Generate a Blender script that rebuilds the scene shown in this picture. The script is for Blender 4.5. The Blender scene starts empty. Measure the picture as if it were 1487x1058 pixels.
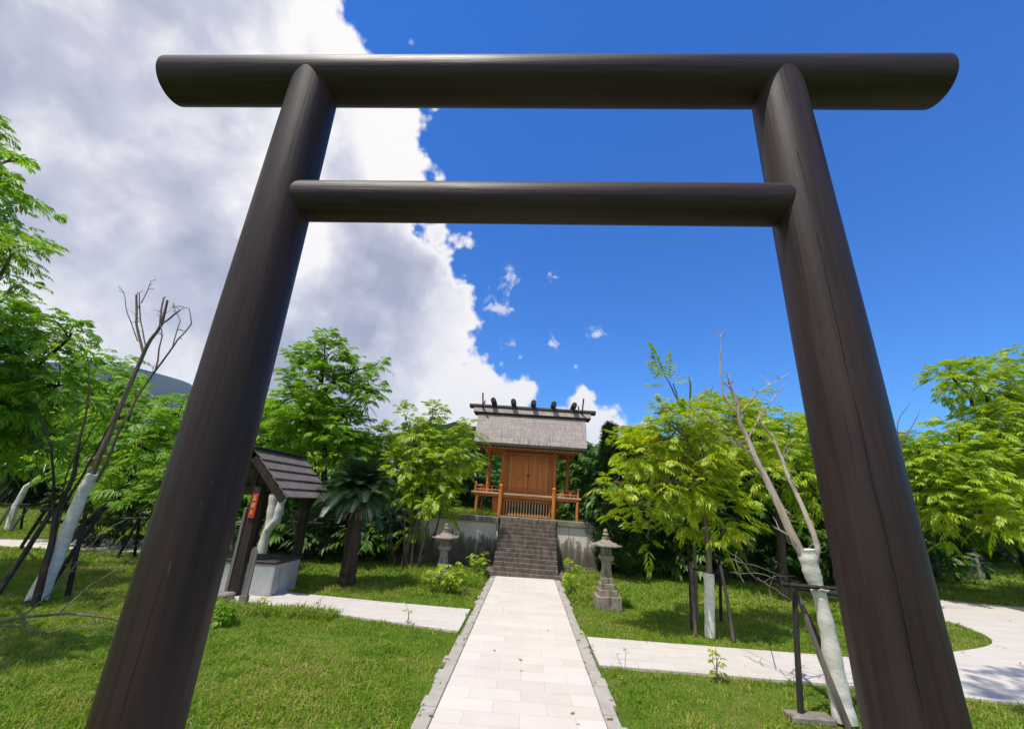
import bpy, math, random
import numpy as np
from mathutils import Vector
random.seed(7); RNG = np.random.default_rng(7)
R = math.radians
sc = bpy.context.scene
# ------------------------------------------------------------------ camera
D_Y = np.array([0.03582043, -0.32317989, -0.94565938]); D_Z = np.array([0.04953793, 0.94567758, -0.32130967]); D_X = np.cross(D_Y, D_Z)
CAM = np.array([D_X, D_Y, D_Z]); EYE = np.array([0, 0, 1.6])
cd = bpy.data.cameras.new('camera'); cam = bpy.data.objects.new('camera', cd); sc.collection.objects.link(cam)
from mathutils import Matrix
mw = Matrix([[*CAM[0], 0], [*CAM[1], 0], [*CAM[2], 1.6], [0, 0, 0, 1]])
cam.matrix_world = mw; cd.sensor_width = 36; cd.lens = 36*594/1487; cd.clip_start = .05; cd.clip_end = 20000
sc.camera = cam
sc.view_settings.view_transform = 'Standard'; sc.view_settings.look = 'None'; sc.view_settings.gamma = 1; sc.view_settings.exposure = 0
def ray(px, py): return CAM @ np.array([px-743.5, 529-py, -594.])
def W(px, py, Y):                       # point of the view line at depth Y
    r = ray(px, py); return EYE + r*(Y/r[1])
def G(px, py, z=0.):
    r = ray(px, py); return EYE + r*((z-1.6)/r[2])
# ------------------------------------------------------------------ sun
SUNV = Vector((-.27, -.30, 1)).normalized()
EL = math.asin(SUNV.z)
sl = bpy.data.lights.new('sun', 'SUN'); sl.energy = 5.0; sl.angle = R(.53); sl.color = (1, .935, .825)
sun = bpy.data.objects.new('sun', sl); sc.collection.objects.link(sun); sun.rotation_euler = SUNV.to_track_quat('Z', 'Y').to_euler()
# ------------------------------------------------------------------ world
wd = bpy.data.worlds.new('World'); sc.world = wd; wd.use_nodes = True
nt = wd.node_tree; nt.nodes.clear()
class NT:
    def __init__(s, t): s.t = t
    def n(s, ty, ins=None, **kw):
        nd = s.t.nodes.new(ty)
        for k, v in kw.items(): setattr(nd, k, v)
        for k, v in (ins or {}).items(): s.put(nd.inputs[k], v)
        return nd
    def put(s, sock, v):
        if hasattr(v, 'is_output'): s.t.links.new(v, sock)
        elif hasattr(v, 'outputs'): s.t.links.new(v.outputs[0], sock)
        else: sock.default_value = v
    def m(s, op, a, b=0., c=0., clamp=False):
        nd = s.t.nodes.new('ShaderNodeMath'); nd.operation = op; nd.use_clamp = clamp
        for i, v in enumerate((a, b, c)): s.put(nd.inputs[i], v)
        return nd.outputs[0]
    def ss(s, v, a, b, lo=0., hi=1.):
        nd = s.n('ShaderNodeMapRange', {'Value': v, 'From Min': a, 'From Max': b, 'To Min': lo, 'To Max': hi}, interpolation_type='SMOOTHSTEP'); return nd.outputs[0]
    def mix(s, f, a, b, bt='MIX'):
        nd = s.n('ShaderNodeMix', data_type='RGBA', blend_type=bt)
        s.put(nd.inputs[0], f); s.put(nd.inputs[6], a); s.put(nd.inputs[7], b); return nd.outputs[2]
    def noise(s, vec, scale, detail=4, rough=.55, dist=0.):
        return s.n('ShaderNodeTexNoise', {'Vector': vec, 'Scale': scale, 'Detail': detail, 'Roughness': rough, 'Distortion': dist}).outputs[0]
    def ramp(s, f, pts):
        nd = s.n('ShaderNodeValToRGB', {'Fac': f}); e = nd.color_ramp.elements
        while len(e) < len(pts): e.new(.5)
        for i, (p, c) in enumerate(pts): e[i].position = p; e[i].color = (*c, 1)
        return nd.outputs[0]
w = NT(nt)
sky = w.n('ShaderNodeTexSky', sky_type='NISHITA', sun_disc=False, sun_elevation=EL, sun_rotation=math.atan2(SUNV.x, SUNV.y), altitude=300, air_density=1.0, dust_density=.3, ozone_density=3.0)
hs = w.n('ShaderNodeHueSaturation', {'Hue': .505, 'Saturation': 1.3, 'Value': 1.9, 'Color': sky})
STR = .1
gen = w.n('ShaderNodeTexCoord').outputs['Generated']
dirn = w.n('ShaderNodeVectorMath', {0: gen}, operation='NORMALIZE').outputs[0]
def blobfield(bl, sm, more=()):
    F = None
    for (px, py, ex, ey) in bl:
        c = ray(px, py); c /= np.linalg.norm(c); e = ray(ex, ey); e /= np.linalg.norm(e)
        rad = float(np.arccos(c @ e))
        d = w.n('ShaderNodeVectorMath', {0: dirn, 1: tuple(c)}, operation='DOT_PRODUCT').outputs['Value']
        v = w.m('SUBTRACT', rad, w.m('ARCCOSINE', d))
        F = v if F is None else w.m('SMOOTH_MAX', F, v, sm)
    for c, rad in more:
        c = np.array(c, float); c /= np.linalg.norm(c); d = w.n('ShaderNodeVectorMath', {0: dirn, 1: tuple(c)}, operation='DOT_PRODUCT').outputs['Value']
        F = w.m('SMOOTH_MAX', F, w.m('SUBTRACT', rad, w.m('ARCCOSINE', d)), sm)
    return F
B = [(330, -60, 535, -30), (330, 130, 575, 120), (420, 240, 648, 215), (570, 160, 632, 160), (560, 210, 640, 215), (600, 290, 650, 300), (450, 450, 712, 455), (80, 330, 330, 330), (150, 640, 420, 600),
     (-200, 0, 200, 0), (-400, 400, 0, 400), (120, 100, 350, 100), (250, 480, 400, 480), (60, 520, 300, 520), (-900, 300, -300, 300), (-300, -600, 200, -500), (440, 640, 590, 600), (610, 610, 640, 497), (690, 620, 772, 530), (845, 625, 850, 543), (910, 635, 952, 590), (800, 612, 820, 572), (872, 605, 895, 572),
     (1168, 640, 1180, 614)]
BACK_FILL = [((-.6, -1, .75), .5), ((.4, -1, .35), .45), ((1.0, -.7, .5), .35), ((-1, -.3, .5), .5)]   # unseen clouds added behind the viewer as neutral fill light for front faces
F = blobfield(B, .035, BACK_FILL)
n1 = w.noise(dirn, 5.5, 10, .60, .1)
vor = w.n('ShaderNodeTexVoronoi', {'Vector': dirn, 'Scale': 11., 'Detail': 3., 'Roughness': .55}, feature='SMOOTH_F1').outputs['Distance']
bill = w.m('ADD', .024, w.m('ADD', w.m('MULTIPLY', w.m('SUBTRACT', n1, .5), .17), w.m('MULTIPLY', w.m('SUBTRACT', .42, vor), .12)))
Fn = w.m('ADD', F, bill)
mask = w.ss(Fn, .0, .030)
WB = [(738, 415, 750, 402), (725, 445, 742, 435), (735, 392, 742, 385), (865, 484, 880, 484), (803, 500, 811, 499), (803, 402, 808, 396), (740, 500, 749, 495)]
F2 = blobfield(WB, .01)
F2n = w.m('ADD', F2, w.m('MULTIPLY', w.m('SUBTRACT', w.noise(dirn, 30, 8, .65, .6), .55), .16))
mask2 = w.m('MULTIPLY', w.ss(F2n, -.006, .03), .62)
maskA = w.m('MAXIMUM', mask, mask2)
DB = [(600, 430, 680, 430), (540, 420, 640, 400), (270, 400, 370, 400), (120, 330, 230, 330), (170, 30, 300, 30), (90, 200, 160, 200), (420, 520, 480, 520)]
LB = [(660, 560, 760, 540), (610, 215, 650, 150), (540, 50, 590, 0), (430, 330, 480, 330), (850, 600, 910, 580)]
dk = blobfield(DB, .05)
n2 = w.noise(dirn, 2.7, 8, .55, .1)
n3 = w.noise(dirn, 9., 7, .55, .2)
shade = w.m('ADD', w.m('MULTIPLY', w.ss(dk, -.16, .09), .62), w.m('MULTIPLY', w.m('SUBTRACT', n2, .49), 3.0))
shade = w.m('ADD', shade, w.m('MULTIPLY', w.m('SUBTRACT', n3, .5), .9))
shade = w.m('ADD', shade, w.m('MULTIPLY', w.m('SUBTRACT', vor, .42), .55))
shade = w.m('SUBTRACT', shade, w.m('MULTIPLY', w.ss(blobfield(LB, .03), -.10, .05), .55))
shade = w.m('MULTIPLY', shade, w.ss(Fn, .01, .13), clamp=True)
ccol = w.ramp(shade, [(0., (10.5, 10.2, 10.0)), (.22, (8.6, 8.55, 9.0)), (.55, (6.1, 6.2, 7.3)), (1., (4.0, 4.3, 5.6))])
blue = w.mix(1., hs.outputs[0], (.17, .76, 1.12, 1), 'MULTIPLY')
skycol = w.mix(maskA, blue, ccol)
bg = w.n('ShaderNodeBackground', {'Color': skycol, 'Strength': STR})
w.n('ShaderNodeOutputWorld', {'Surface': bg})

# ------------------------------------------------------------------ helpers
def tag(o, label=None, cat=None, group=None, kind=None):
    if label: o['label'] = label
    if cat: o['category'] = cat
    if group: o['group'] = group
    if kind: o['kind'] = kind
    return o
def thing(name, label, cat, loc=(0, 0, 0), rot=(0, 0, 0), group=None):
    o = bpy.data.objects.new(name, None); sc.collection.objects.link(o); o.location = [float(v) for v in loc]; o.rotation_euler = rot; o.empty_display_size = .2
    return tag(o, label, cat, group)
def link_mesh(name, me, mat, parent=None):
    me.materials.append(mat); o = bpy.data.objects.new(name, me); sc.collection.objects.link(o)
    if parent: o.parent = parent
    return o
def np_mesh(name, V, F, smooth=False):
    """V (n,3); F list of arrays each (m,k)"""
    me = bpy.data.meshes.new(name); V = np.asarray(V, np.float32)
    Fs = [np.asarray(f, np.int32) for f in F if len(f)]
    me.vertices.add(len(V)); me.vertices.foreach_set('co', V.ravel())
    nl = sum(f.size for f in Fs); npoly = sum(len(f) for f in Fs)
    me.loops.add(nl); me.loops.foreach_set('vertex_index', np.concatenate([f.ravel() for f in Fs]))
    me.polygons.add(npoly); tot = np.concatenate([np.full(len(f), f.shape[1], np.int32) for f in Fs])
    st = np.concatenate([[0], np.cumsum(tot)[:-1]]).astype(np.int32)
    me.polygons.foreach_set('loop_start', st)
    me.polygons.foreach_set('use_smooth', np.full(npoly, smooth))
    me.update(calc_edges=True); me.validate(); return me
class MB:
    def __init__(s): s.v = []; s.f = []
    def add(s, vs, fs):
        b = len(s.v); s.v += [tuple(float(c) for c in v) for v in vs]; s.f += [tuple(i+b for i in f) for f in fs]; return s
    def box(s, x0, x1, y0, y1, z0, z1, c=0.006):
        """box with small chamfers"""
        c = min(c, (x1-x0)/3, (y1-y0)/3, (z1-z0)/3)
        vs = []; P = [(x0, y0, z0), (x1, y0, z0), (x1, y1, z0), (x0, y1, z0), (x0, y0, z1), (x1, y0, z1), (x1, y1, z1), (x0, y1, z1)]
        ce = ((x0+x1)/2, (y0+y1)/2, (z0+z1)/2)
        for p in P:
            sg = [1 if p[i] < ce[i] else -1 for i in range(3)]
            for ax in range(3):
                q = list(p)
                for i in range(3):
                    if i != ax: q[i] += sg[i]*c
                vs.append(q)   # vertex on the face whose normal is ax
        def I(k, ax): return k*3+ax
        fs = [[I(k, 2) for k in (3, 2, 1, 0)], [I(k, 2) for k in (4, 5, 6, 7)], [I(k, 1) for k in (0, 1, 5, 4)], [I(k, 1) for k in (2, 3, 7, 6)], [I(k, 0) for k in (1, 2, 6, 5)], [I(k, 0) for k in (3, 0, 4, 7)]]
        def e(a, b, ax1, ax2): fs.append([I(a, ax1), I(b, ax1), I(b, ax2), I(a, ax2)])
        e(0, 1, 1, 2); e(1, 2, 0, 2); e(2, 3, 1, 2); e(3, 0, 0, 2); e(4, 5, 2, 1); e(5, 6, 2, 0); e(6, 7, 2, 1); e(7, 4, 2, 0); e(0, 4, 0, 1); e(1, 5, 1, 0); e(2, 6, 0, 1); e(3, 7, 1, 0)
        for k in range(8): fs.append([I(k, 0), I(k, 1), I(k, 2)])
        return s.add(vs, fs)
    def tube(s, pts, rad, n=10, cap=True, jit=0.):
        pts = [Vector([float(c) for c in p]) for p in pts]
        if not hasattr(rad, '__len__'): rad = [rad]*len(pts)
        t0 = (pts[1]-pts[0]).normalized(); up = Vector((0, 0, 1)) if abs(t0.z) < .9 else Vector((1, 0, 0)); u = t0.cross(up).normalized()
        vs = []; L = len(pts)
        for i, p in enumerate(pts):
            t = (pts[min(i+1, L-1)]-pts[max(i-1, 0)]).normalized(); u = (u-t*u.dot(t)).normalized(); v = t.cross(u)
            for k in range(n):
                a = 2*math.pi*k/n; r = rad[i]*(1+(random.random()-.5)*jit); vs.append(p+u*math.cos(a)*r+v*math.sin(a)*r)
        fs = [(i*n+k, i*n+(k+1) % n, (i+1)*n+(k+1) % n, (i+1)*n+k) for i in range(L-1) for k in range(n)]
        if cap: fs += [tuple(reversed(range(n))), tuple((L-1)*n+k for k in range(n))]
        return s.add(vs, fs)
    def lathe(s, prof, n=20, c=(0, 0, 0), sq=False):
        """prof [(r,z)]; sq -> square section, r = half width"""
        vs = []
        if sq:
            n = 4
            for r, z in prof: vs += [(c[0]-r, c[1]-r, c[2]+z), (c[0]+r, c[1]-r, c[2]+z), (c[0]+r, c[1]+r, c[2]+z), (c[0]-r, c[1]+r, c[2]+z)]
        else:
            for r, z in prof:
                for k in range(n): a = 2*math.pi*k/n; vs.append((c[0]+r*math.cos(a), c[1]+r*math.sin(a), c[2]+z))
        L = len(prof)
        fs = [(i*n+k, i*n+(k+1) % n, (i+1)*n+(k+1) % n, (i+1)*n+k) for i in range(L-1) for k in range(n)]
        fs += [tuple(reversed(range(n))), tuple((L-1)*n+k for k in range(n))]
        return s.add(vs, fs)
    def prism(s, poly, a0, a1, ax=0):
        """polygon in the two other axes extruded along ax"""
        def mk(t, p): q = [p[0], p[1]]; q.insert(ax, t); return q
        n = len(poly); vs = [mk(a0, p) for p in poly]+[mk(a1, p) for p in poly]
        fs = [tuple(reversed(range(n))), tuple(range(n, 2*n))]+[(k, (k+1) % n, n+(k+1) % n, n+k) for k in range(n)]
        return s.add(vs, fs)
    def build(s, name, mat, parent=None, smooth=False, world=False):
        v = np.array(s.v)
        if world and parent is not None: v = v-np.array(parent.location)
        me = bpy.data.meshes.new(name); me.from_pydata([tuple(p) for p in v], [], s.f)
        import bmesh
        bm = bmesh.new(); bm.from_mesh(me); bmesh.ops.recalc_face_normals(bm, faces=bm.faces); bm.to_mesh(me); bm.free()
        if smooth:
            me.polygons.foreach_set('use_smooth', [True]*len(me.polygons))
            try: me.set_sharp_from_angle(angle=R(38))
            except Exception: pass
        return link_mesh(name, me, mat, parent)
# ------------------------------------------------------------------ materials
def newmat(name):
    m = bpy.data.materials.new(name); m.use_nodes = True; m.node_tree.nodes.clear(); return m, NT(m.node_tree)
def finish(t, col, rough=.7, bump=None, bs=.3, bd=.02, spec=.35, trans=0., tcol=None, coat=0.):
    b = t.n('ShaderNodeBsdfPrincipled', {'Roughness': rough, 'Specular IOR Level': spec})
    t.put(b.inputs['Base Color'], col)
    if coat: b.inputs['Coat Weight'].default_value = coat; b.inputs['Coat Roughness'].default_value = .3
    if bump is not None:
        bn = t.n('ShaderNodeBump', {'Strength': bs, 'Distance': bd, 'Height': bump}); t.put(b.inputs['Normal'], bn)
    out = b.outputs[0]
    if trans:
        tr = t.n('ShaderNodeBsdfTranslucent'); t.put(tr.inputs['Color'], tcol if tcol is not None else col)
        out = t.n('ShaderNodeMixShader', {0: trans, 1: out, 2: tr}).outputs[0]
    t.n('ShaderNodeOutputMaterial', {'Surface': out})
def mapped(t, scale=(1, 1, 1), rot=(0, 0, 0), src='Object'):
    tc = t.n('ShaderNodeTexCoord').outputs[src]
    return t.n('ShaderNodeMapping', {'Vector': tc, 'Scale': scale, 'Rotation': rot}).outputs[0]
def wood(name, c1, c2, rough=.55, ax=2, sc_=22, spec=.3, bs=.35, coat=0., weather=None):
    m, t = newmat(name); st = [1, 1, 1]; st[ax] = .05
    g = t.noise(mapped(t, tuple(st)), sc_, 6, .6, .3); big = t.noise(mapped(t), 1.7, 4, .6)
    col = t.mix(t.ss(g, .3, .7), (*c1, 1), (*c2, 1)); col = t.mix(t.m('MULTIPLY', t.ss(big, .4, .75), .45), col, (*[c*.55 for c in c1], 1))
    if weather: col = t.mix(t.ss(t.noise(mapped(t), 6, 6, .7), .5, .75, 0, .7), col, (*weather, 1))
    finish(t, col, rough, g, bs, .006, spec, coat=coat); return m
def stone(name, c1, c2, c3, rough=.85, s=5, bs=.5, bd=.01, speck=.4):
    m, t = newmat(name); mp = mapped(t)
    a = t.noise(mp, s, 8, .65); b = t.noise(mp, s*14, 4, .7); c = t.noise(mapped(t, (2.2, 2.2, .5)), s*.8, 6, .65)
    col = t.mix(t.ss(a, .35, .65), (*c1, 1), (*c2, 1)); col = t.mix(t.ss(c, .52, .66), col, (*c3, 1)); col = t.mix(t.m('MULTIPLY', t.ss(b, .45, .7), speck), col, (*[v*.5 for v in c1], 1))
    finish(t, col, rough, t.m('ADD', a, t.m('MULTIPLY', b, .4)), bs, bd, .2); return m
def leafmat(name, c1, c2, c3, trans=.5, rough=.42, dead=None, tmul=1.5):
    m, t = newmat(name); geo = t.n('ShaderNodeNewGeometry'); rnd = geo.outputs['Random Per Island']
    big = t.noise(mapped(t), 1.6, 3, .6)
    f = t.m('ADD', t.m('MULTIPLY', rnd, .55), t.m('MULTIPLY', t.m('SUBTRACT', big, .28), 1.0), clamp=True)
    col = t.ramp(f, [(0.05, c1), (.5, c2), (.95, c3)])
    if dead: col = t.mix(t.ss(rnd, .965, .985), col, (*dead, 1))
    tc = t.n('ShaderNodeMixRGB', {0: 1., 1: col, 2: (tmul, tmul*1.0, tmul*.55, 1)}, blend_type='MULTIPLY').outputs[0]
    finish(t, col, rough, spec=.4, trans=trans, tcol=tc); return m

def beam_mat(name, ax):
    m, t = newmat(name); st = [1, 1, 1]; st[ax] = .035
    st2 = [1, 1, 1]; st2[ax] = .12
    g = t.noise(mapped(t, tuple(st)), 26, 7, .65, .2); mid = t.noise(mapped(t, tuple(st2)), 7, 5, .6, .2); big = t.noise(mapped(t), 1.1, 4, .6)
    sp = t.noise(mapped(t), 60, 3, .7)
    col = t.mix(t.ss(g, .3, .7), (.0145, .0076, .0082, 1), (.036, .0185, .0185, 1)); col = t.mix(t.ss(mid, .45, .75, 0, .42), col, (.066, .031, .026, 1))
    col = t.mix(t.ss(big, .5, .8, 0, .5), col, (.022, .019, .020, 1))
    col = t.mix(t.ss(sp, .74, .78, 0, .5), col, (.25, .23, .21, 1)); scr = t.noise(mapped(t, tuple(.12 if i == ax else 1.6 for i in range(3))), 42, 3, .7); col = t.mix(t.ss(scr, .70, .75, 0, .5), col, (.20, .16, .14, 1)); kn = t.n('ShaderNodeTexVoronoi', {'Vector': mapped(t, tuple(.5 if i == ax else 1.2 for i in range(3))), 'Scale': 4.5}).outputs['Distance']; col = t.mix(t.ss(kn, .10, .03, 0, .7), col, (.009, .005, .004, 1))
    tco = t.n('ShaderNodeTexCoord').outputs['Object']; sx = t.n('ShaderNodeSeparateXYZ', {0: tco})
    o3 = [sx.outputs[i] for i in range(3)]; ln = o3[ax]; a_, b_ = [o3[i] for i in range(3) if i != ax]
    th = t.m('ARCTAN2', b_, a_); wob = t.noise(t.n('ShaderNodeCombineXYZ', {0: ln}), 1.6, 6, .6)
    wobf = t.m('MULTIPLY', t.m('SUBTRACT', wob, .5), .28)
    crack = None
    angs = {0: [(-2.3, .006, 3.), (2.9, .005, 9.), (-1.2, .004, 4.)], 2: [(-1.98, .0075, 1.), (-2.28, .004, 5.), (-1.25, .004, 7.)]}[ax]
    for an, wd_, sd in angs:
        d = t.m('ABSOLUTE', t.m('SUBTRACT', t.m('ADD', th, wobf), an))
        gate = t.ss(t.noise(t.n('ShaderNodeCombineXYZ', {0: ln, 1: sd}), 1.3, 2, .5), .36 if sd == 1. else .52, .42 if sd == 1. else .58)
        c_ = t.m('MULTIPLY', t.ss(d, wd_*2.2, wd_*.8), gate)
        crack = c_ if crack is None else t.m('MAXIMUM', crack, c_)
    col = t.mix(t.m('MULTIPLY', crack, .85), col, (.003, .002, .002, 1))
    h = t.m('SUBTRACT', t.m('ADD', g, t.m('MULTIPLY', mid, .6)), t.m('MULTIPLY', crack, 2.))
    finish(t, col, t.ss(mid, .3, .8, .44, .64), h, .6, .006, .32); return m
M = {}
M['pillar'] = beam_mat('dark_stained_timber_upright', 2)
M['beam'] = beam_mat('dark_stained_timber_level', 0)
M['cedar'] = wood('orange_cedar', (.50, .145, .036), (.70, .25, .072), .6, 2, 16, .25)
M['cedar_h'] = wood('orange_cedar_level', (.46, .135, .036), (.64, .225, .07), .6, 0, 16, .25)
M['cedar_red'] = wood('red_cedar', (.46, .13, .035), (.62, .20, .055), .6, 2, 14, .25)
M['cedar_pale'] = wood('pale_weathered_cedar', (.42, .26, .15), (.60, .42, .28), .7, 0, 18, .2)
M['cedar_light'] = wood('light_cedar', (.52, .27, .12), (.62, .36, .17), .65, 2, 18, .2)
M['darkwood'] = wood('dark_ridge_timber', (.035, .026, .024), (.07, .052, .047), .6, 0, 18, .3)
M['darkpost'] = wood('dark_hut_timber', (.022, .014, .010), (.05, .033, .024), .65, 2, 18, .3)
M['greypost'] = wood('weathered_grey_timber', (.12, .10, .09), (.24, .21, .19), .8, 2, 20, .2)
M['stake'] = wood('dark_stake_bark', (.018, .015, .013), (.06, .05, .043), .85, 2, 14, .2, .8)
M['stakegrey'] = wood('grey_stake_bark', (.07, .06, .05), (.19, .165, .14), .85, 2, 14, .2, .8)
M['concrete_pale'] = stone('pale_grey_concrete', (.34, .34, .34), (.44, .44, .44), (.26, .26, .26), .8, 3, .2, .004, .15)
M['stone'] = stone('old_grey_stone', (.18, .155, .125), (.30, .262, .215), (.12, .10, .078), .9, 6, .6, .008)
M['stonelight'] = stone('light_lantern_stone', (.225, .19, .15), (.35, .30, .24), (.13, .11, .08), .9, 9, .6, .006)
M['bark'] = wood('grey_brown_bark', (.10, .075, .055), (.22, .175, .135), .9, 2, 12, .1, .9)
M['barkdark'] = wood('dark_bark', (.03, .022, .017), (.075, .057, .043), .9, 2, 12, .1, .9)
M['barkpale'] = wood('pale_peeling_bark', (.30, .235, .19), (.52, .45, .38), .85, 2, 9, .1, .8, weather=(.16, .11, .085))
M['red'] = wood('red_sign_paint', (.55, .035, .015), (.66, .05, .02), .5, 2, 8, .3)
M['gold'] = wood('gold_paint', (.65, .45, .12), (.75, .55, .2), .5, 2, 8, .3)
M['iron'] = wood('dark_iron', (.02, .02, .02), (.04, .04, .04), .5, 2, 8, .4)
M['twine'] = wood('pale_twine', (.40, .34, .27), (.55, .48, .40), .9, 2, 30, .1)
def wrapmat():
    m, t = newmat('white_trunk_bandage'); a = t.noise(mapped(t, (1, 1, 1.6)), 7, 6, .6, .5)
    sx = t.n('ShaderNodeSeparateXYZ', {0: mapped(t)})
    zz = t.m('ADD', t.m('ADD', sx.outputs[2], t.m('MULTIPLY', sx.outputs[0], .45)), t.m('MULTIPLY', t.noise(mapped(t), 5, 3, .5), .05))
    saw = t.m('FRACT', t.m('MULTIPLY', zz, 11.)); weave = t.noise(mapped(t, (1, 1, 3)), 160, 2, .5)
    col = t.mix(t.ss(a, .3, .75), (.78, .74, .67, 1), (.62, .585, .51, 1)); col = t.mix(t.ss(t.noise(mapped(t), 3.2, 5, .7), .54, .70, 0, .7), col, (.33, .30, .24, 1))
    col = t.mix(t.ss(saw, .08, .0, 0, .55), col, (.22, .20, .17, 1)); sp = t.noise(mapped(t), 26, 3, .7); col = t.mix(t.ss(sp, .68, .74, 0, .7), col, (.20, .17, .12, 1))
    finish(t, col, .85, t.m('ADD', t.m('ADD', a, t.m('MULTIPLY', saw, .5)), t.m('MULTIPLY', weave, .25)), .8, .012, .15); return m
M['wrap'] = wrapmat()
def shrine_roof_mat():
    m, t = newmat('weathered_silver_bark_shingle'); mp = mapped(t)
    st = t.noise(mapped(t, (3.2, .5, .5)), 8, 6, .65); cr = t.noise(mapped(t, (.35, 6, 6)), 5, 5, .6); b = t.noise(mp, 2.2, 5, .65)
    col = t.mix(t.ss(st, .3, .7), (.24, .205, .185, 1), (.38, .33, .295, 1)); col = t.mix(t.ss(cr, .48, .62, 0, .55), col, (.16, .14, .145, 1))
    sx = t.n('ShaderNodeSeparateXYZ', {0: mp}); low = t.ss(sx.outputs[2], 2.75, 2.1)
    stn = t.m('MULTIPLY', t.ss(t.noise(mapped(t, (6, .4, .4)), 4, 4, .7), .5, .62), t.m('MULTIPLY', low, t.ss(b, .4, .6)))
    col = t.mix(t.m('MULTIPLY', stn, .7), col, (.085, .075, .075, 1))
    col = t.mix(t.ss(b, .55, .75, 0, .5), col, (.44, .39, .36, 1))
    finish(t, col, .9, t.m('ADD', st, cr), .8, .015, .15); return m
M['roof'] = shrine_roof_mat()
def hut_roof_mat():
    m, t = newmat('brown_grey_shingle_courses')
    st = t.noise(mapped(t, (.7, 6, .7)), 9, 5, .6); b = t.noise(mapped(t), 3, 5, .65)
    br = t.n('ShaderNodeTexNoise', {'Vector': mapped(t, (.02, 1, .02)), 'Scale': 9.}).outputs[0]
    col = t.mix(t.ss(st, .3, .7), (.115, .092, .082, 1), (.21, .17, .152, 1)); col = t.mix(t.ss(b, .5, .7, 0, .5), col, (.26, .215, .19, 1))
    finish(t, col, .85, st, .8, .01, .2); return m
M['hutroof'] = hut_roof_mat()
def wall_mat():
    m, t = newmat('stained_limewashed_concrete'); sx = t.n('ShaderNodeSeparateXYZ', {0: mapped(t)})
    a = t.noise(mapped(t, (2.4, 2.4, .8)), 2.0, 8, .7, .3); drip = t.noise(mapped(t, (7, 7, .35)), 2.4, 5, .6); sp = t.noise(mapped(t), 26, 4, .7)
    h = t.ss(sx.outputs[2], .2, 1.0)
    f = t.m('ADD', t.m('ADD', t.m('MULTIPLY', a, .9), t.m('MULTIPLY', drip, .5)), t.m('MULTIPLY', h, .42))
    col = t.ramp(f, [(.60, (.085, .070, .054)), (.84, (.18, .150, .118)), (1.02/1.05, (.34, .295, .24)), (1., (.70, .62, .53))])
    col = t.mix(t.ss(sp, .5, .75, 0, .45), col, (.06, .055, .05, 1))
    finish(t, col, .9, t.m('ADD', a, sp), .5, .01, .15); return m
M['wall'] = wall_mat()
def step_mat():
    m, t = newmat('worn_brick_steps')
    a = t.noise(mapped(t, (3, 1, 1)), 4, 7, .7); sp = t.noise(mapped(t), 40, 4, .7)
    col = t.mix(t.ss(a, .35, .65), (.095, .072, .056, 1), (.19, .155, .125, 1)); col = t.mix(t.ss(sp, .55, .75, 0, .5), col, (.27, .25, .23, 1))
    finish(t, col, .9, t.m('ADD', a, sp), .6, .01, .15); return m
M['step'] = step_mat()
def paver_mat():
    m, t = newmat('cream_pavers'); mp = mapped(t)
    mp2 = t.n('ShaderNodeMapping', {'Vector': t.n('ShaderNodeTexCoord').outputs['Object'], 'Location': (0.005, 0, 0)}).outputs[0]
    br = t.n('ShaderNodeTexBrick', {'Vector': mp2, 'Scale': 1., 'Mortar Size': .0020, 'Mortar Smooth': .3, 'Brick Width': .445, 'Row Height': .222, 'Color1': (.56, .50, .43, 1), 'Color2': (.64, .58, .51, 1), 'Mortar': (.40, .34, .28, 1)}, offset=.5)
    a = t.noise(mp, 2.4, 6, .65); sp = t.noise(mp, 90, 3, .6); st = t.noise(mp, 9, 6, .7)
    col = t.mix(t.ss(a, .35, .7, 0, .35), br.outputs[0], (.70, .61, .53, 1)); col = t.mix(t.ss(sp, .5, .8, 0, .25), col, (.40, .36, .31, 1)); col = t.mix(t.ss(st, .62, .8, 0, .25), col, (.50, .43, .36, 1))
    finish(t, col, .8, t.m('SUBTRACT', t.m('MULTIPLY', sp, .3), br.outputs['Fac']), .5, .003, .25); return m
M['paver'] = paver_mat()
def path_mat():
    m, t = newmat('pale_side_path'); mp = mapped(t)
    br = t.n('ShaderNodeTexBrick', {'Vector': mp, 'Scale': 1., 'Mortar Size': .003, 'Mortar Smooth': .3, 'Brick Width': .42, 'Row Height': .21, 'Color1': (.54, .495, .44, 1), 'Color2': (.59, .54, .485, 1), 'Mortar': (.36, .32, .28, 1)}, offset=.5)
    a = t.noise(mp, 1.3, 7, .65); sp = t.noise(mp, 80, 3, .6); st = t.noise(mapped(t, (.4, 1.6, 1)), 3.2, 6, .65, .3)
    col = t.mix(t.ss(a, .35, .7, 0, .4), br.outputs[0], (.60, .53, .47, 1)); col = t.mix(t.ss(sp, .5, .8, 0, .2), col, (.4, .37, .34, 1)); col = t.mix(t.ss(st, .50, .72, 0, .5), col, (.40, .37, .33, 1))
    finish(t, col, .8, sp, .3, .002, .25); return m
M['path'] = path_mat()
def kerb_mat():
    m, t = newmat('grey_granite_kerb'); mp = mapped(t)
    a = t.noise(mp, 6, 6, .6); sp = t.noise(mp, 120, 3, .7)
    rnd = t.n('ShaderNodeNewGeometry').outputs['Random Per Island']
    col = t.mix(t.ss(a, .3, .7), (.36, .325, .28, 1), (.46, .42, .365, 1)); col = t.mix(t.m('MULTIPLY', rnd, .4), col, (.33, .30, .26, 1)); col = t.mix(t.ss(sp, .5, .7, 0, .4), col, (.22, .21, .2, 1))
    finish(t, col, .8, sp, .4, .002, .3); return m
M['kerb'] = kerb_mat()
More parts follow.
